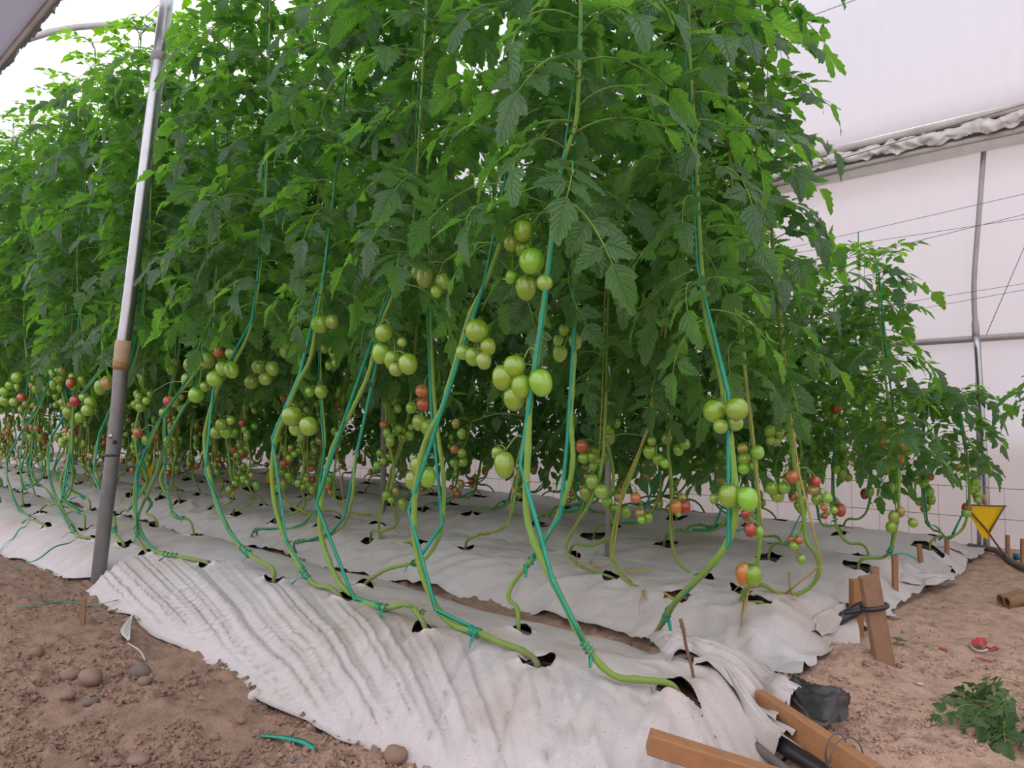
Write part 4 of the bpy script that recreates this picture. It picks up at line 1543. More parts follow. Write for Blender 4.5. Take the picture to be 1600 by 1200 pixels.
ARCH = {}
def archetype(key, seed, zf, ztop, tw, nfr, zlo, zhi, col):
    r = random.Random(seed)
    P = gen_stem(r, ztop, r.uniform(.10, .20) if ztop < 2 else None)
    mb, pp, ln, rad = stem_mesh(P, .0068, r, 6, False)
    A = dict(stem=mb.mesh('stem', M_stem), pp=pp, zf=zf, ztop=ztop)
    A['twine'] = twine_mesh(pp, ln, rad, r, .0125 if tw == G else .008, start=r.uniform(.15, .35), tail=True).mesh('twine', tw_mat(tw))
    fol = MB()
    for (M, young) in leaf_places(pp, zf, ztop + .03, r, .019 if ztop > 2 else .015):
        src = LEAF_LO_Y[r.randrange(2)] if young else LEAF_LO[r.randrange(5)]
        fol.merge(src, M, r.random())
    A['foliage'] = fol.mesh('foliage', [M_leaf, M_stem])
    # fruit
    A['truss'] = []
    for q in range(nfr):
        z = zlo + (zhi - zlo) * (q + r.random() * .6) / nfr
        i = int(np.argmax(pp[:, 2] >= z))
        p = Vector(pp[i]); a = r.random() * 6.28
        fs = []
        n = r.randrange(2, 7)
        low = (z - zlo) / max(.05, zhi - zlo)
        for j in range(n):
            kind = r.choices(('g', 'p', 'y', 'o', 'r'), (6, 3, .7, 2.2 * (1 - low), 1.8 * (1 - low)))[0]
            d = r.uniform(.036, .055)
            ang = a + r.uniform(-1.1, 1.1); rr = r.uniform(.025, .065)
            fs.append((p + Vector((math.cos(ang) * rr, math.sin(ang) * rr, -.045 - j * .022)), d, kind, r.choice((1.0, 1.15, 1.3))))
        A['truss'].append((p, fs))
    ARCH[key] = A
    return A


for q in range(5):
    archetype((1, q), 500 + q, 1.18, 3.0, G, 3, .55, 1.15, 0)
for q in range(5):
    archetype((2, q), 520 + q, .95, 2.95, Yw, 4, .30, 1.05, 0)
for q in range(5):
    archetype((3, q), 540 + q, .47, 2.45, G, 3, .22, .7, 0)
for q in range(3):     # young, shorter plants at the open end of the third and fourth rows
    archetype((5, q), 560 + q, .50, 1.46, G, 4, .28, .85, 0)
    archetype((6, q), 570 + q, .46, 1.12, G, 3, .25, .65, 0)


TRUSS_CACHE = {}
def place_generic(k, li, x, y, r, label, group):
    if k in (3, 4):
        d_ = XEND[k][li] - x
        if d_ < .35: key = (6 if k == 4 else 5, r.randrange(3))
        elif d_ < 1.0: key = (5, r.randrange(3))
        else: key = (3, r.randrange(5))
    else:
        key = (k, r.randrange(5))
    A = ARCH[key]
    flip = r.random() < (.25 if k == 1 else .5)
    if k in (3, 4) and key[0] > 3: flip = r.random() < .5
    z = film_h(x, y)
    zs = r.uniform(.95, 1.05)
    root = empty('tomato_plant', (x, y, z), (math.pi if flip else 0) + r.uniform(-.25, .25))
    tag(root, label, 'tomato plant', group)
    link('stem', A['stem'], root)
    link('twine', A['twine'], root)
    dep = depth_of((x, y, 1))
    indiv = dep < (7.0 if k == 1 else 4.2 if k >= 3 and key[0] > 3 else 3.6)
    if indiv:
        for (M, young) in leaf_places(A['pp'], A['zf'], A['ztop'] + .03, r, .030 if key[0] < 4 else .017):
            if young or key[0] > 4 and r.random() < .35:
                link('leaf', ME_leaf_y[r.randrange(3)], root, M)
            else:
                link('leaf', ME_leaf[r.randrange(7)], root, M)
    else:
        o = link('foliage', A['foliage'], root)
        o['kind'] = 'stuff'
    for q, (p, fs) in enumerate(A['truss']):
        ck = (key, q)
        if ck not in TRUSS_CACHE:
            t = make_truss(root, p, fs, r, (0, 0, 0))
            TRUSS_CACHE[ck] = t
        else:
            s = TRUSS_CACHE[ck]
            t = s.copy(); COL.objects.link(t); t.parent = root
            for c in s.children:
                c2 = c.copy(); COL.objects.link(c2); c2.parent = t


ROW = {1: 'front', 2: 'second', 3: 'third', 4: 'farthest'}
cnt = {}
ORD = ['first', 'second', 'third', 'fourth', 'fifth', 'sixth', 'seventh', 'eighth', 'ninth', 'tenth', 'eleventh', 'twelfth', 'thirteenth', 'fourteenth', 'fifteenth', 'sixteenth', 'seventeenth', 'eighteenth']
for (k, li, x, y) in PLANTS:
    r = random.Random(int(1e4 + x * 977 + y * 131))
    cnt[(k, li)] = cnt.get((k, li), 0) + 1
    if k == 1:
        lab = '%s generic front row plant on green twine beyond the grey pole, %s line' % (ORD[cnt[(k, li)] - 1], 'nearer' if li == 0 else 'farther')
        lab = lab.replace('generic ', '')
        grp = 'front row plants beyond the grey pole'
    elif k == 2:
        grp = 'second row plants on yellow twine'
        if cnt[(k, li)] <= 6:
            lab = '%s yellow twine plant of the %s second row line, counted from the path after the traced ones' % (ORD[cnt[(k, li)] - 1], 'nearer' if li == 0 else 'farther')
            lab = lab.replace(' after the traced ones', '')
        else:
            lab = 'tomato plant on yellow twine far down the second row, among its many look-alikes'
    else:
        near_end = XEND[k][li] - x < .35
        if near_end:
            lab = 'short tomato plant at the open path end of the %s row, %s' % (ROW[k], 'nearer line' if li == 0 else 'line nearer the wall')
            grp = 'short plants at the path ends'
        else:
            lab = 'tomato plant on green twine deep in the %s row before the plastic wall' % ROW[k]
            grp = '%s row plants' % ROW[k]
    place_generic(k, li, x, y, r, lab, grp)

# the plant that leans in from the right-hand edge, across the path
r = random.Random(77)
A = ARCH[(5, 1)]
root = empty('tomato_plant', (-.40, 4.2, ground_h(-.4, 4.2)), 0)
tag(root, 'dark leafy tomato plant reaching in from the right edge across the dirt path', 'tomato plant')
st = [(0, 0, -.05), (.02, 0, .1), (.03, .01, .4), (.01, 0, .8), (0, 0, 1.15)]
mb, pp, ln, rad = stem_mesh(st, .007, r, 8)
link('stem', mb.mesh('stem', M_stem), root)
link('twine', twine_mesh(pp, ln, rad, r, .01, .15).mesh('twine', M_twg), root)
for (M, young) in leaf_places(pp, .62, 1.12, r, .02):
    link('leaf', ME_leaf[r.randrange(7)], root, M)

# hanging twine from the wall wire down to the short plants
for i, (px, y0, y1, yp, lab) in enumerate(((1341, 362, 480, 4.80, 'bare green twine hanging from the topmost wire beside the tall leaves'), (1350, 396, 480, 4.62, 'shorter bare twine hanging just right of the other hanging twine'))):
    a, b = on_y(px, y0, yp), on_y(px + 2, y1, yp)
    mb = MB(); b.z = max(b.z, 1.0)
    ribbon(mb, [tuple(a.lerp(b, t)) for t in np.linspace(0, 1, 10)], .008 if i == 0 else .005, .001, 0, 3)
    tag(link('hanging_twine', mb.mesh('hanging_twine', M_twg)), lab, 'twine')

# ------------------------------------------------------------------ timber, pipes and sheet at the near bed end
def P_(px, py, z): return on_z(px, py, z)


def beam(name, A, B, w, h, mat, label, cat, up=(0, 0, 1), wob=0.0):
    o = empty(name, tuple(A))
    mb = MB()
    box_between(mb, Vector((0, 0, 0)), Vector(B) - Vector(A), w, h, up, 0, .003, wob)
    me = mb.mesh(name, mat, False)
    bpy.data.objects.remove(o)
    o = link(name, me); o.location = A
    tag(o, label, cat)
    return o


a, b = P_(1014, 1158, .172), P_(1262, 1236, .085)
beam('wooden_beam', a, b, .045, .042, M_wood, 'short sawn wooden beam lying over the plastic at the picture bottom', 'beam')
a, b = P_(1186, 1096, .12), P_(1372, 1222, .10)
bm = beam('wooden_beam', a, b, .028, .062, M_wood, 'longer sawn wooden beam on edge beside the black pipe, wire tied round it', 'beam', up=(0.25, -.1, 1))
mb = MB()
q = (b - a) * .70; sd = (b - a).cross(Vector((0, 0, 1))).normalized()
loop = []
for t in np.linspace(0, 2 * math.pi, 20):
    loop.append(tuple(q + sd * .030 * math.cos(t) + Vector((0, 0, .044 * math.sin(t)))))
for t in np.linspace(0, 2 * math.pi, 20):
    loop.append(tuple(q + (b - a).normalized() * .03 + sd * .045 * math.cos(t) + Vector((0, 0, .05 * math.sin(t)))))
tube(mb, loop, .0018, 5)
link('wire_tie', mb.mesh('wire_tie', M_wire), bm)

mb = MB()
a, b = P_(1215, 1160, .07), P_(1318, 1226, .06)
tube(mb, [tuple(a.lerp(b, t)) for t in np.linspace(-.5, 1, 10)], .019, 14)
tag(link('drain_pipe', mb.mesh('drain_pipe', M_black)), 'black plastic pipe poking out of the rolled film beside the longer beam', 'pipe')
mb = MB()
a, b = P_(1204, 1184, .05), P_(1252, 1222, .04)
tube(mb, [tuple(a.lerp(b, t)) for t in np.linspace(-.6, 1, 8)], .011, 12)
tag(link('drip_pipe', mb.mesh('drip_pipe', M_pipe_grey)), 'thin dusty grey pipe under the rolled film at the picture bottom', 'pipe')

# gathered, twisted end of the first film
def cloth(name, A, B, nu, nv, folds, amp, mat, seed, sag=0.0, parent=None, thick_taper=True):
    """pleated sheet spanning two picture-traced rails (lists of 3-D points)"""
    Pa, Pb = catmull([tuple(p) for p in A], 8), catmull([tuple(p) for p in B], 8)
    def rs(P, n):
        l = np.concatenate([[0], np.cumsum(np.linalg.norm(np.diff(P, axis=0), axis=1))])
        t = np.linspace(0, l[-1], n)
        return np.stack([np.interp(t, l, P[:, k]) for k in range(3)], 1)
    Pa, Pb = rs(Pa, nu), rs(Pb, nu)
    for P in (Pa, Pb):
        for q in P:
            q[2] = max(q[2], film_h(q[0], q[1]) + .004)
    u = np.linspace(0, 1, nu)[:, None]; v = np.linspace(0, 1, nv)[None, :]
    V = Pa[:, None, :] * (1 - v[..., None]) + Pb[:, None, :] * v[..., None]
    q = v * folds + fbm(u * 3, v * 2, seed, 3) * 1.2
    rid = (1 - np.abs(2 * (fbm(q, u * 1.3, seed + 5, 3)) - 1)) ** 2 + .35 * np.abs(np.sin(q * math.pi))
    z = (rid * amp) * (.25 + .75 * smooth01(u / .2)) + np.sin(np.pi * v) * sag
    V[..., 2] += z
    V[..., 0] += (fbm(u * 4, v * 2.5, seed + 9, 2) - .5) * amp * .7
    D = np.zeros(V.shape); D[..., 2] = .45
    F = grid_faces(nu, nv)
    # pale side up
    p = V.reshape(-1, 3); f = F[len(F) // 2]
    nrm = np.cross(p[f[1]] - p[f[0]], p[f[2]] - p[f[0]])
    if nrm[2] < 0: F = F[:, ::-1]
    me = grid_mesh(name, V, F, mat, D)
    return link(name, me, parent)


# rolled tail: upper rail (back) and lower rail (front)
back = [on_bed(1000, 1005) + Vector((0, 0, .01)), P_(1060, 1020, .085), P_(1120, 1032, .07), P_(1180, 1052, .06), P_(1222, 1085, .05), P_(1262, 1100, .03)]
front = [on_bed(1040, 1045) + Vector((0, 0, .01)), P_(1080, 1065, .10), P_(1110, 1095, .09), P_(1150, 1120, .085), P_(1185, 1135, .08), P_(1212, 1150, .09)]
cloth('gathered_film', back, front, 70, 60, 7, .035, M_mulch, 800, .025, FILMS[1])
A = [P_(1085, 1060, .13), P_(1120, 1075, .12), P_(1165, 1100, .115), P_(1205, 1125, .11), P_(1240, 1150, .10)]
B = [P_(1082, 1085, .10), P_(1110, 1118, .06), P_(1150, 1150, .045), P_(1180, 1172, .04), P_(1206, 1192, .04)]
cloth('rolled_film', A, B, 60, 40, 4, .022, M_mulch, 830, .018, FILMS[1])
A = [P_(1220, 1086, .03), P_(1262, 1092, .05), P_(1300, 1098, .05), P_(1330, 1110, .03)]
B = [P_(1222, 1135, .02), P_(1262, 1150, .03), P_(1298, 1165, .03), P_(1322, 1150, .015)]
o = cloth('black_film_scrap', A, B, 40, 30, 3, .045, M_blackfilm, 860, .02)
tag(o, 'crumpled dusty black film sheet on the soil behind the longer beam', 'plastic sheet')
A = [P_(1188, 1047, .03), P_(1210, 1043, .03), P_(1222, 1042, .03)]
B = [P_(1192, 1055, .02), P_(1210, 1053, .02), P_(1220, 1048, .02)]
o = cloth('black_film_scrap', A, B, 12, 8, 2, .008, M_black, 870)
tag(o, 'small flat black film scrap on the path behind the gathered sheet', 'plastic sheet')
# flap turned over at the second bed end
A = [P_(1296, 955, .11), P_(1322, 950, .10), P_(1310, 985, .06), P_(1285, 1015, .03)]
B = [P_(1268, 975, .10), P_(1275, 985, .08), P_(1275, 1003, .05), P_(1266, 1022, .02)]
cloth('turned_flap', A, B, 24, 12, 2, .014, M_mulch, 880, .01, FILMS[2])
# tongues on the path
A = [P_(1395, 895, .05), P_(1430, 900, .05), P_(1465, 903, .03), P_(1497, 906, .02)]
B = [P_(1398, 925, .04), P_(1430, 922, .03), P_(1455, 922, .02), P_(1492, 915, .015)]
cloth('torn_tongue', A, B, 30, 14, 3, .028, M_mulch, 890, .01, FILMS[3])
A = [P_(1462, 862, .05), P_(1485, 866, .04), P_(1512, 871, .02)]
B = [P_(1462, 874, .04), P_(1485, 876, .02), P_(1510, 876, .015)]
cloth('torn_tongue', A, B, 20, 8, 2, .018, M_mulch, 895, .01, FILMS[4])
# black pipe bundle under the second sheet's end
mb = MB()
a, b = P_(1312, 968, .08), P_(1352, 945, .12)
tube(mb, [tuple(a.lerp(b, t)) for t in np.linspace(-.5, 1, 6)], .022, 12)
a, b = P_(1312, 990, .03), P_(1350, 975, .03)
tube(mb, [tuple(a.lerp(b, t)) for t in np.linspace(-.5, .8, 6)], .018, 12)
tag(link('drip_hose', mb.mesh('drip_hose', M_black)), 'black hoses bundled at the second bed end against the leaning stake', 'hose')


# stakes
def stake(top, foot, w, h, mat, label, lean_up=(1, .3, 0), name='wooden_stake', zfoot=None):
    f = on_ground(*foot)
    d = depth_of(f)
    t = at_d(top[0], top[1], d)
    f = f - (t - f).normalized() * .05
    mb = MB()
    box_between(mb, Vector((0, 0, 0)), t - f, w, h, (FH.x, FH.y, 0), 0, .002)
    o = link(name, mb.mesh(name, mat, False)); o.location = f
    return tag(o, label, 'stake')


stake((1357, 900), (1381, 1032), .058, .032, M_wood_grey, 'broad leaning wooden stake with a black strap, at the second bed end')
stake((1338, 906), (1338, 985), .040, .045, M_wood, 'square wooden post behind the strapped stake at the second bed end')
stake((1366, 886), (1369, 955), .034, .022, M_wood_grey, 'short grey wooden stake just behind the strapped stake')
stake((1398, 867), (1399, 931), .024, .018, M_wood, 'slim upright wooden stake by the black opening in the third sheet')
stake((1436, 850), (1440, 892), .024, .014, M_wood, 'thin reddish stake at the third sheet corner beside the red wrapper')
stake((1479, 842), (1480, 874), .022, .014, M_wood, 'thin upright stake at the far end of the farthest sheet')
stake((1574, 836), (1575, 874), .022, .016, M_wood_grey, 'brown stake right of the yellow triangle trap')
stake((1598, 842), (1598, 888), .022, .016, M_wood, 'pale stake cut by the right picture edge near the wall')
stake((131, 935), (129, 976), .019, .010, M_wood_grey, 'little flat wooden peg in the soil below the grey pole')
stake((986, 996), (986, 1012), .011, .010, M_twig, 'stubby broken peg beside the first sheet back edge')
# strap on the broad stake
mb = MB(); f = on_ground(1376, 1010); d = depth_of(on_ground(1381, 1032))
c = at_d(1366, 948, d)
loop = [tuple(c + R_ * (.040 * math.cos(t)) + FH * (.028 * math.sin(t)) + Vector((0, 0, .006 * math.cos(t)))) for t in np.linspace(0, 2 * math.pi, 22)]
loop += [tuple(c + R_ * -.05 + Vector((0, 0, -.012))), tuple(c + R_ * -.10 + Vector((0, 0, -.02)))]
tube(mb, loop, .008, 8)
tag(link('black_strap', mb.mesh('black_strap', M_black)), 'black rubber strap round the broad leaning stake', 'strap')
# twig
f = on_bed(1084, 1066); d = depth_of(f)
mb = MB(); t = at_d(1063, 968, d)
P = [tuple(at_d(a, b, d) - f) for a, b in ((1086, 1072), (1080, 1040), (1072, 1010), (1068, 985), (1063, 968))]
tube(mb, catmull(P, 4), [.0042] * 12 + [.0052] * 5, 7)
tube(mb, [P[3], tuple(Vector(P[3]) - R_ * .008 + Vector((0, 0, .012)))], .003, 5)
o = link('dry_stick', mb.mesh('dry_stick', M_twig)); o.location = f
tag(o, 'thin dry brown stick upright in the gathered film end', 'stick')

# yellow triangle trap on its stick
def trap():
    Y0 = 5.05
    foot = on_ground(1578, 878)
    root = empty('sticky_trap', tuple(foot))
    dep = depth_of(foot)
    W = lambda px, py, dd=0: at_d(px, py, dep + dd) - foot
    mb = MB()
    tri = [W(1508, 789, .02), W(1571, 790, .02), W(1547, 830, .02), W(1543, 843, .0), W(1534, 838, .0)]
    V = [tuple(p) for p in tri] + [tuple(p + FH * .004) for p in tri]
    n = 5
    mb.add(V, [(0, 1, 2, 3, 4), (9, 8, 7, 6, 5)] + [(i, (i + 1) % n, n + (i + 1) % n, n + i) for i in range(n)])
    link('yellow_sheet', mb.mesh('yellow_sheet', M_trap, False), root)
    mb = MB()
    tube(mb, [tuple(W(1507, 789)), tuple(W(1540, 826)), tuple(W(1578, 880))], .0055, 6)
    link('diagonal_stick', mb.mesh('diagonal_stick', M_twig), root)
    mb = MB()
    tube(mb, [tuple(W(1506, 789)), tuple(W(1572, 791))], .0055, 6)
    link('top_stick', mb.mesh('top_stick', M_twig), root)
    mb = MB()
    tube(mb, [tuple(W(1570, 791)), tuple(W(1545, 832))], .005, 6)
    link('side_stick', mb.mesh('side_stick', M_twig), root)
    tag(root, 'bright yellow triangular sticky insect trap on crossed sticks by the wall', 'insect trap')


trap()
for (pts, yp, lab) in ((((227, 745), (233, 725), (241, 724), (236, 745)), 3.4, 'small yellow sticky card hanging far behind, right of the grey pole'),
                       (((412, 764), (418, 736), (432, 738), (436, 762)), 4.0, 'yellow sticky card far behind the fourth front row plant')):
    mb = MB()
    tri = [on_y(a, b, yp) for a, b in pts]
    o0 = tri[0].copy()
    n = 4
    mb.add([tuple(p - o0) for p in tri] + [tuple(p - o0 + Vector((0, .003, 0))) for p in tri], [(0, 1, 2, 3), (7, 6, 5, 4)] + [(i, (i + 1) % n, n + (i + 1) % n, n + i) for i in range(n)])
    up = max(tri, key=lambda p: p.z)
    root = empty('sticky_card', tuple(o0))
    link('card', mb.mesh('card', M_trap, False), root)
    mb = MB(); tube(mb, [tuple(up - o0), tuple(up - o0 + Vector((0, 0, .35)))], .001, 4)
    link('hanger_thread', mb.mesh('hanger_thread', M_wire), root)
    tag(root, lab, 'insect trap')

# ------------------------------------------------------------------ stones, clods, litter
def stone(px, py, dpx, mat, label, cat='stone', flat=.7, seed=0, name='stone'):
    p = on_ground(px, py)
    s = dpx * depth_of(p) / FPX / 2
    rr = random.Random(seed)
    mb = MB(); V = []; n, m = 10, 7
    kx, ky = rr.uniform(.9, 1.25), rr.uniform(.75, 1.0)
    for i in range(m + 1):
        a = math.pi * i / m
        for j in range(n):
            b = 2 * math.pi * j / n
            d = Vector((math.sin(a) * math.cos(b), math.sin(a) * math.sin(b), math.cos(a)))
            q = 1 + .28 * (float(vnoise(d.x * 1.7 + seed * 3, d.y * 1.7 + d.z * 1.1 + seed, seed)) - .5) + .10 * (float(vnoise(d.x * 4 + seed, d.y * 4 + d.z * 3, seed + 3)) - .5)
            V.append((d.x * s * q * kx, d.y * s * q * ky, d.z * s * q * flat))
    F = [(i * n + j, (i + 1) * n + j, (i + 1) * n + (j + 1) % n, i * n + (j + 1) % n) for i in range(m) for j in range(n)]
    mb.add(V, F)
    o = link(name, mb.mesh(name, mat)); o.location = p + Vector((0, 0, s * flat * .55)); o.rotation_euler = (0, 0, rr.random() * 3)
    return tag(o, label, cat)


stone(111, 1060, 36, M_stone, 'smooth long brown stone touching the angular tan stone', seed=1, flat=.62)
stone(141, 1066, 33, M_stone, 'angular tan stone right of the smooth brown one', seed=2, flat=.85)
stone(218, 1058, 33, M_stone_grey, 'rounded grey stone below the white leaf-like scrap', seed=3, flat=.78)
stone(226, 1068, 22, M_stone, 'earthy clod leaning on the rounded grey stone', 'clod', seed=4, name='soil_clod')
stone(56, 1026, 22, M_clod, 'dark round soil clod alone on the left soil', 'clod', seed=5, flat=.9, name='soil_clod')
stone(106, 1090, 22, M_stone, 'small dull brown stone under the smooth long stone', seed=6)
stone(143, 1100, 26, M_stone_grey, 'half buried grey pebble below the angular tan stone', seed=7, flat=.5)
stone(16, 1160, 24, M_stone, 'flat brown stone near the lower left corner', seed=8, flat=.4)
stone(217, 1190, 38, M_stone, 'broad flat stone at the very bottom edge', seed=9, flat=.4)
stone(399, 1092, 25, M_stone_pale, 'white lump beside the creased sheet front edge', seed=10, flat=.75)
stone(302, 1070, 15, M_clod, 'dark soil clod between grey stone and creased sheet', 'clod', seed=11, name='soil_clod')
stone(378, 1128, 14, M_clod, 'soil clod near the green tape strip', 'clod', seed=12, name='soil_clod')
stone(335, 1155, 18, M_stone, 'rough brown clod near the bottom left of the green tape strip', 'clod', seed=13, name='soil_clod')
stone(618, 1188, 42, M_clod, 'big soil lump at the bottom against the creased sheet', 'clod', seed=14, name='soil_clod')
stone(1112, 1158, 26, M_clod, 'soil lump between the short beam and the rolled film', 'clod', seed=15, name='soil_clod')
stone(1128, 1170, 20, M_clod, 'smaller soil lump beside the short beam', 'clod', seed=16, name='soil_clod')
stone(1355, 1040, 14, M_stone, 'small brown stone at the foot of the strapped stake', seed=17)
stone(1404, 1044, 13, M_stone_grey, 'dark pebble on the path right of the strapped stake', seed=18)
stone(1437, 1069, 11, M_stone_pale, 'tiny pale scrap on the path before the strapped stake', 'scrap', flat=.3, seed=19, name='pale_scrap')
stone(1180, 1030, 12, M_stone_pale, 'pale lump at the front foot of the second sheet', flat=.4, seed=20)
stone(1385, 995, 10, M_stone_pale, 'small whitish stone right beside the strapped stake', seed=21)
stone(1518, 1147, 24, M_stone, 'brown stone by the wilted cut leaves', seed=22)
stone(60, 1118, 12, M_clod, 'small clod on the smooth lower left soil', 'clod', seed=23, name='soil_clod')
stone(455, 1190, 12, M_stone_grey, 'small grey pebble below the green tape strip', seed=24)


def strip(name, pxs, w, mat, label, cat, lift=.006, twist=0.6, z=None, ends=1.0):
    P = []
    for a, b in pxs:
        g = on_ground(a, b)
        P.append(tuple(Vector((g.x, g.y, max(g.z, film_h(g.x, g.y) if bed_h(g.x, g.y) > .01 else g.z) + lift))))
    mb = MB()
    pp = catmull(P, 6)
    ribbon(mb, pp, w, .0011, 0, twist)
    return tag(link(name, mb.mesh(name, mat)), label, cat)


strip('twine_scrap', [(408, 1156), (430, 1158), (455, 1162), (475, 1168), (490, 1178)], .016, M_twg, 'cut strip of green tape lying on the soil at the bottom', 'twine scrap', .012)
strip('twine_scrap', [(22, 953), (60, 950), (105, 943), (140, 950), (185, 948)], .010, M_twg, 'length of green tape on the soil below the grey pole', 'twine scrap', .012)
def strand(pxs, lift, w, lab):
    P = []
    for (a, b), l in zip(pxs, lift):
        q = on_bed(a, b); P.append(tuple(q + Vector((0, -.012, l + .014))))
    mb = MB(); ribbon(mb, catmull(P, 6), w, .001, 0, 1.5)
    tag(link('loose_twine', mb.mesh('loose_twine', M_twy)), lab, 'twine')


strand([(1178, 926), (1168, 945), (1163, 965), (1160, 985), (1157, 1003)], (.05, .012, .008, .008, .008), .014, 'broad yellow twine tail hanging down the front of the second sheet end')
strand([(975, 900), (990, 898), (1018, 899)], (.012, .006, .010), .010, 'short yellow twine end lying straight on the second sheet')
strand([(1010, 929), (1003, 945), (1001, 966)], (.01, .006, .006), .006, 'thin pale yellow strand curling down the front of the second sheet')
strand([(1040, 934), (1052, 943), (1062, 949)], (.012, .01, .01), .012, 'little yellow knot end beside the stem leaning right to a lone orange fruit')
strand([(935, 868), (925, 885), (940, 893), (958, 888)], (.01, .006, .006, .008), .008, 'curled yellow strand by the forked knotted base on the second sheet')
strand([(1235, 915), (1238, 935), (1250, 942)], (.05, .012, .008), .008, 'yellow strand tied at the low looping stem near the path')
# guy strands from the left plants down to the soil
for (a, b, lab) in (((148, 842), (0, 911), 'loose green twine strand running from the plants to the left edge soil'), ((55, 820), (0, 866), 'short green twine strand across the sheet at the left edge')):
    A, B = on_bed(*a) + Vector((0, 0, .06)), on_ground(*b) + Vector((0, 0, .03))
    mb = MB(); pts = []
    for t in np.linspace(-.0, 1.25, 26):
        p = A.lerp(B, t); z = (film_h(p.x, p.y) if float(bed_h(p.x, p.y)) > .005 else ground_h(p.x, p.y)) + .008
        p.z = max(z, p.z + .01 * math.sin(t * 17)); pts.append(tuple(p))
    ribbon(mb, pts, .008, .001, 0, 5)
    tag(link('loose_twine', mb.mesh('loose_twine', M_twg)), lab, 'twine')

# white leaf-like plastic scrap with a tail
A = [on_ground(207, 978) + Vector((0, 0, .05)), on_ground(204, 995) + Vector((0, 0, .04)), on_ground(203, 1008) + Vector((0, 0, .02))]
B = [on_ground(206, 979) + Vector((0, 0, .045)), on_ground(188, 992) + Vector((0, 0, .015)), on_ground(200, 1010) + Vector((0, 0, .015))]
o = cloth('plastic_scrap', A, B, 14, 8, 1, .004, M_white, 900)
mb = MB()
P = [tuple(on_ground(a, b) + Vector((0, 0, .012))) for a, b in ((200, 1010), (213, 1018), (221, 1026), (226, 1037))]
ribbon(mb, catmull(P, 5), .006, .001, 0, 1)
link('scrap_tail', mb.mesh('scrap_tail', M_white), o)
tag(o, 'white torn plastic scrap shaped like a leaf on the left soil', 'scrap')
A = [P_(1133, 1178, .05), P_(1150, 1166, .06)]; B = [P_(1137, 1182, .045), P_(1151, 1170, .05)]
o = cloth('plastic_scrap', [A[0], (A[0] + A[1]) / 2, A[1]], [B[0], (B[0] + B[1]) / 2, B[1]], 8, 4, 1, .003, M_white, 910)
tag(o, 'white film sliver on the soil under the rolled film', 'scrap')

# red wrapper with white rim, pink shreds
A = [on_ground(1517, 1010) + Vector((0, 0, .012)), on_ground(1530, 1006) + Vector((0, 0, .014)), on_ground(1540, 1006) + Vector((0, 0, .012))]
B = [on_ground(1520, 1016) + Vector((0, 0, .01)), on_ground(1532, 1020) + Vector((0, 0, .008)), on_ground(1542, 1019) + Vector((0, 0, .008))]
o = cloth('red_wrapper', A, B, 14, 8, 1, .006, M_red, 920)
mb = MB(); P = [tuple(on_ground(a, b) + Vector((0, 0, .012))) for a, b in ((1516, 1011), (1522, 1019), (1533, 1022), (1543, 1020))]
ribbon(mb, catmull(P, 5), .010, .001, 0, .3); link('white_rim', mb.mesh('white_rim', M_white), o)
mb = MB(); P = [tuple(on_ground(a, b) + Vector((0, 0, .01))) for a, b in ((1541, 1015), (1550, 1018), (1559, 1016))]
ribbon(mb, catmull(P, 5), .014, .001, 0, .9); link('torn_end', mb.mesh('torn_end', M_red), o)
tag(o, 'torn red wrapper with a white rim lying on the dirt path', 'wrapper')
strip('red_scrap', [(1465, 1014), (1473, 1016), (1481, 1019)], .012, M_red, 'tiny red scrap on the path left of the torn red wrapper', 'scrap')
strip('red_scrap', [(1524, 1029), (1537, 1033), (1549, 1037)], .008, M_red, 'thin pinkish shred below the torn red wrapper', 'scrap')
strip('red_scrap', [(1441, 884), (1452, 887), (1462, 884)], .03, M_red, 'red and white wrapper lying by the thin reddish stake', 'scrap', .012)
a, b = on_ground(1448, 888) + Vector((0, 0, .012)), on_ground(1481, 889) + Vector((0, 0, .012))
beam('wood_offcut', a, b, .05, .018, M_wood, 'flat wood offcut on the path beside the thin reddish stake', 'offcut')

# crumpled brown card roll
root = empty('card_roll', tuple(on_ground(1572, 950)))
o_ = Vector(root.location)
for i, (px, py) in enumerate(((1563, 946), (1573, 950))):
    mb = MB(); a = on_ground(px, py) + Vector((0, 0, .022)); dirx = (on_ground(1600, 938) - on_ground(1566, 947)).normalized()
    n = 12; rr_, ri = .026, .019; V = []
    for q in (0, .05, .12, .2):
        for j in range(n):
            t = 2 * math.pi * j / n
            off = (FH * math.cos(t) + UPW * math.sin(t)) * (rr_ * (1 + .12 * math.sin(3 * t + q * 30)))
            V.append(tuple(a - o_ + dirx * q + off))
    F = [(i_ * n + j, i_ * n + (j + 1) % n, (i_ + 1) * n + (j + 1) % n, (i_ + 1) * n + j) for i_ in range(3) for j in range(n)]
    b0 = len(V)
    for q in (0.0, .12):
        for j in range(n):
            t = 2 * math.pi * j / n
            V.append(tuple(a - o_ + dirx * q + (FH * math.cos(t) + UPW * math.sin(t)) * ri))
    F += [(j, b0 + j, b0 + (j + 1) % n, (j + 1) % n) for j in range(n)]
    F += [(b0 + j, b0 + n + j, b0 + n + (j + 1) % n, b0 + (j + 1) % n) for j in range(n)]
    mb.add(V, F)
    link('card_tube', mb.mesh('card_tube', M_card), root)
tag(root, 'pair of crushed brown cardboard tubes on the path near the right edge', 'cardboard')

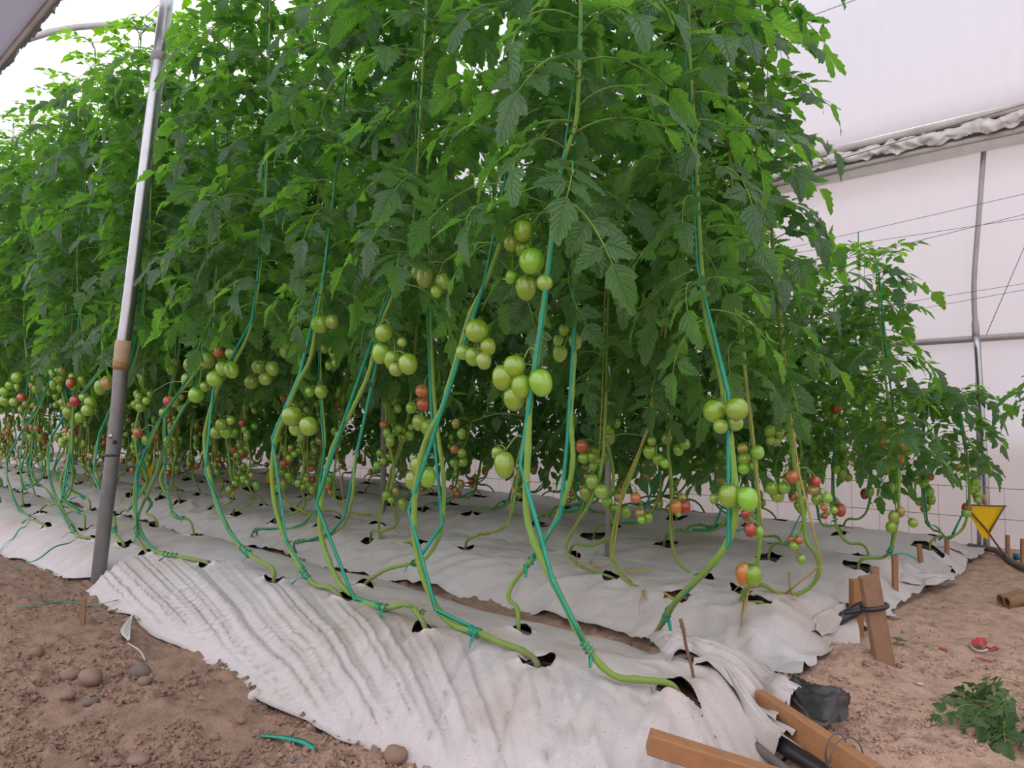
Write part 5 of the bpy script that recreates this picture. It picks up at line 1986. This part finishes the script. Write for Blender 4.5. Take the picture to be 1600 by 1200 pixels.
# irrigation hose along the wall
mb = MB()
P = [tuple(on_ground(a, b) + Vector((0, 0, .02))) for a, b in ((1514, 858), (1535, 861), (1555, 865), (1570, 874), (1582, 884), (1600, 892), (1640, 905))]
tube(mb, catmull(P, 6), .018, 10)
o = link('irrigation_hose', mb.mesh('irrigation_hose', M_pipe_grey))
mb = MB(); p = on_ground(1586, 881) + Vector((0, 0, .04))
tube(mb, [tuple(p), tuple(p + R_ * .03)], .02, 10)
link('blue_connector', mb.mesh('blue_connector', M_blue), o)
tag(o, 'grey irrigation hose curving over the ground under the yellow triangle trap', 'hose')

# heap of cut leaves
def cut_heap():
    r = random.Random(5)
    c = on_ground(1572, 1128)
    k = 0
    c0 = on_ground(1606, 1128)
    specs = []
    for n_ in range(40):
        a_ = r.random() * 6.28; rr_ = .155 * math.sqrt(r.random())
        specs.append((c0.x + rr_ * math.cos(a_), c0.y + rr_ * math.sin(a_) * .8, a_ + r.uniform(-.7, .7), r.uniform(-.1, .35), .012 + max(0, .10 - rr_ * .5) * r.random()))
    for (px, py, az) in ((1512, 1112, 3.0), (1528, 1128, 2.8), (1535, 1150, 3.5), (1530, 1100, 2.4)):
        g_ = on_ground(px + 40, py); specs.append((g_.x, g_.y, az + YAW, .05, .02))
    for (x_, y_, az, el, h_) in specs:
        M = Matrix.Translation((x_, y_, ground_h(x_, y_) + h_)) @ Matrix.Rotation(az, 4, 'Z') @ Matrix.Rotation(-el, 4, 'Y') @ Matrix.Rotation(r.uniform(-.9, .9), 4, 'X') @ Matrix.Scale(r.uniform(.36, .52), 4)
        o = link('cut_leaf', ME_cut[r.randrange(7)], None, M)
        tag(o, 'wilted cut tomato leaf in the green heap at the right edge', 'cut leaf', 'pruned leaves in the heap at the right edge')


ME_cut = []
for m in LEAF:
    ME_cut.append(m.mesh('cut_leaf', [M_leaf_cut, M_stem]))
cut_heap()
p = on_ground(1502, 1138)
v, f, d = leaflet(.075, .035, 3)
mb = MB(); mb.add(v, f, 0, d)
o = link('cut_leaflet', mb.mesh('cut_leaflet', M_leaf_cut), None, Matrix.Translation(p + Vector((0, 0, .02))) @ Matrix.Rotation(.5, 4, 'Z'))
tag(o, 'single pale cut leaflet lying just left below the green heap', 'cut leaf')
p = on_ground(1396, 1006)
mb = MB(); mb.add(v, f, 0, d)
o = link('cut_leaflet', mb.mesh('cut_leaflet', M_leaf_cut), None, Matrix.Translation(p + Vector((0, 0, .02))) @ Matrix.Rotation(.3, 4, 'Z') @ Matrix.Scale(1.1, 4))
tag(o, 'pale green leaflet scrap on the path right of the strapped stake', 'cut leaf')

# crumbs of soil: nobody could count them
def crumbs(n, region, seed, smin, smax):
    g = np.random.default_rng(seed)
    ico_v = np.array([(0, 0, 1), (.9, 0, .3), (.28, .85, .3), (-.72, .53, .3), (-.72, -.53, .3), (.28, -.85, .3), (.7, .5, -.5), (-.27, .85, -.5), (-.9, 0, -.5), (-.27, -.85, -.5), (.7, -.5, -.5)])
    ico_f = [(0, 1, 2), (0, 2, 3), (0, 3, 4), (0, 4, 5), (0, 5, 1), (1, 6, 2), (2, 7, 3), (3, 8, 4), (4, 9, 5), (5, 10, 1), (2, 6, 7), (3, 7, 8), (4, 8, 9), (5, 9, 10), (1, 10, 6)]
    px = g.uniform(region[0], region[2], n); py = g.uniform(region[1], region[3], n)
    V = []; Fc = []; k = 0
    cl = fbm(px / 90, py / 40, seed, 3)
    dz = np.array([ray(a, b) for a, b in zip(px, py)])
    k_ = -CAM_Z / dz[:, 2]
    qx, qy = dz[:, 0] * k_, dz[:, 1] * k_
    ok = (cl > .42) & (bed_h(qx, qy) < .004)
    qz = soil_base(qx, qy) + relief(qx, qy)
    for i in np.nonzero(ok)[0]:
        s = smin * (smax / smin) ** (g.random() ** 2.2)
        R = g.normal(size=(3, 3)) * .25 + np.eye(3)
        v = ico_v @ R * s * g.uniform(.7, 1.2, (11, 1))
        V.append(v + np.array([qx[i], qy[i], qz[i] + s * .45])); Fc.append(np.array(ico_f) + 11 * k); k += 1
    return grid_mesh('soil_crumbs', np.concatenate(V), np.concatenate(Fc), M_soil, smooth=False)


tag(link('soil_crumbs', crumbs(13000, (-60, 900, 680, 1230), 3, .0022, .0095)), 'loose brown soil crumbs on the ground before the creased front sheet', 'soil', kind='stuff')
tag(link('soil_crumbs', crumbs(8000, (1080, 930, 1640, 1230), 4, .0018, .0075)), 'fine pale soil crumbs strewn over the dirt path', 'soil', kind='stuff')
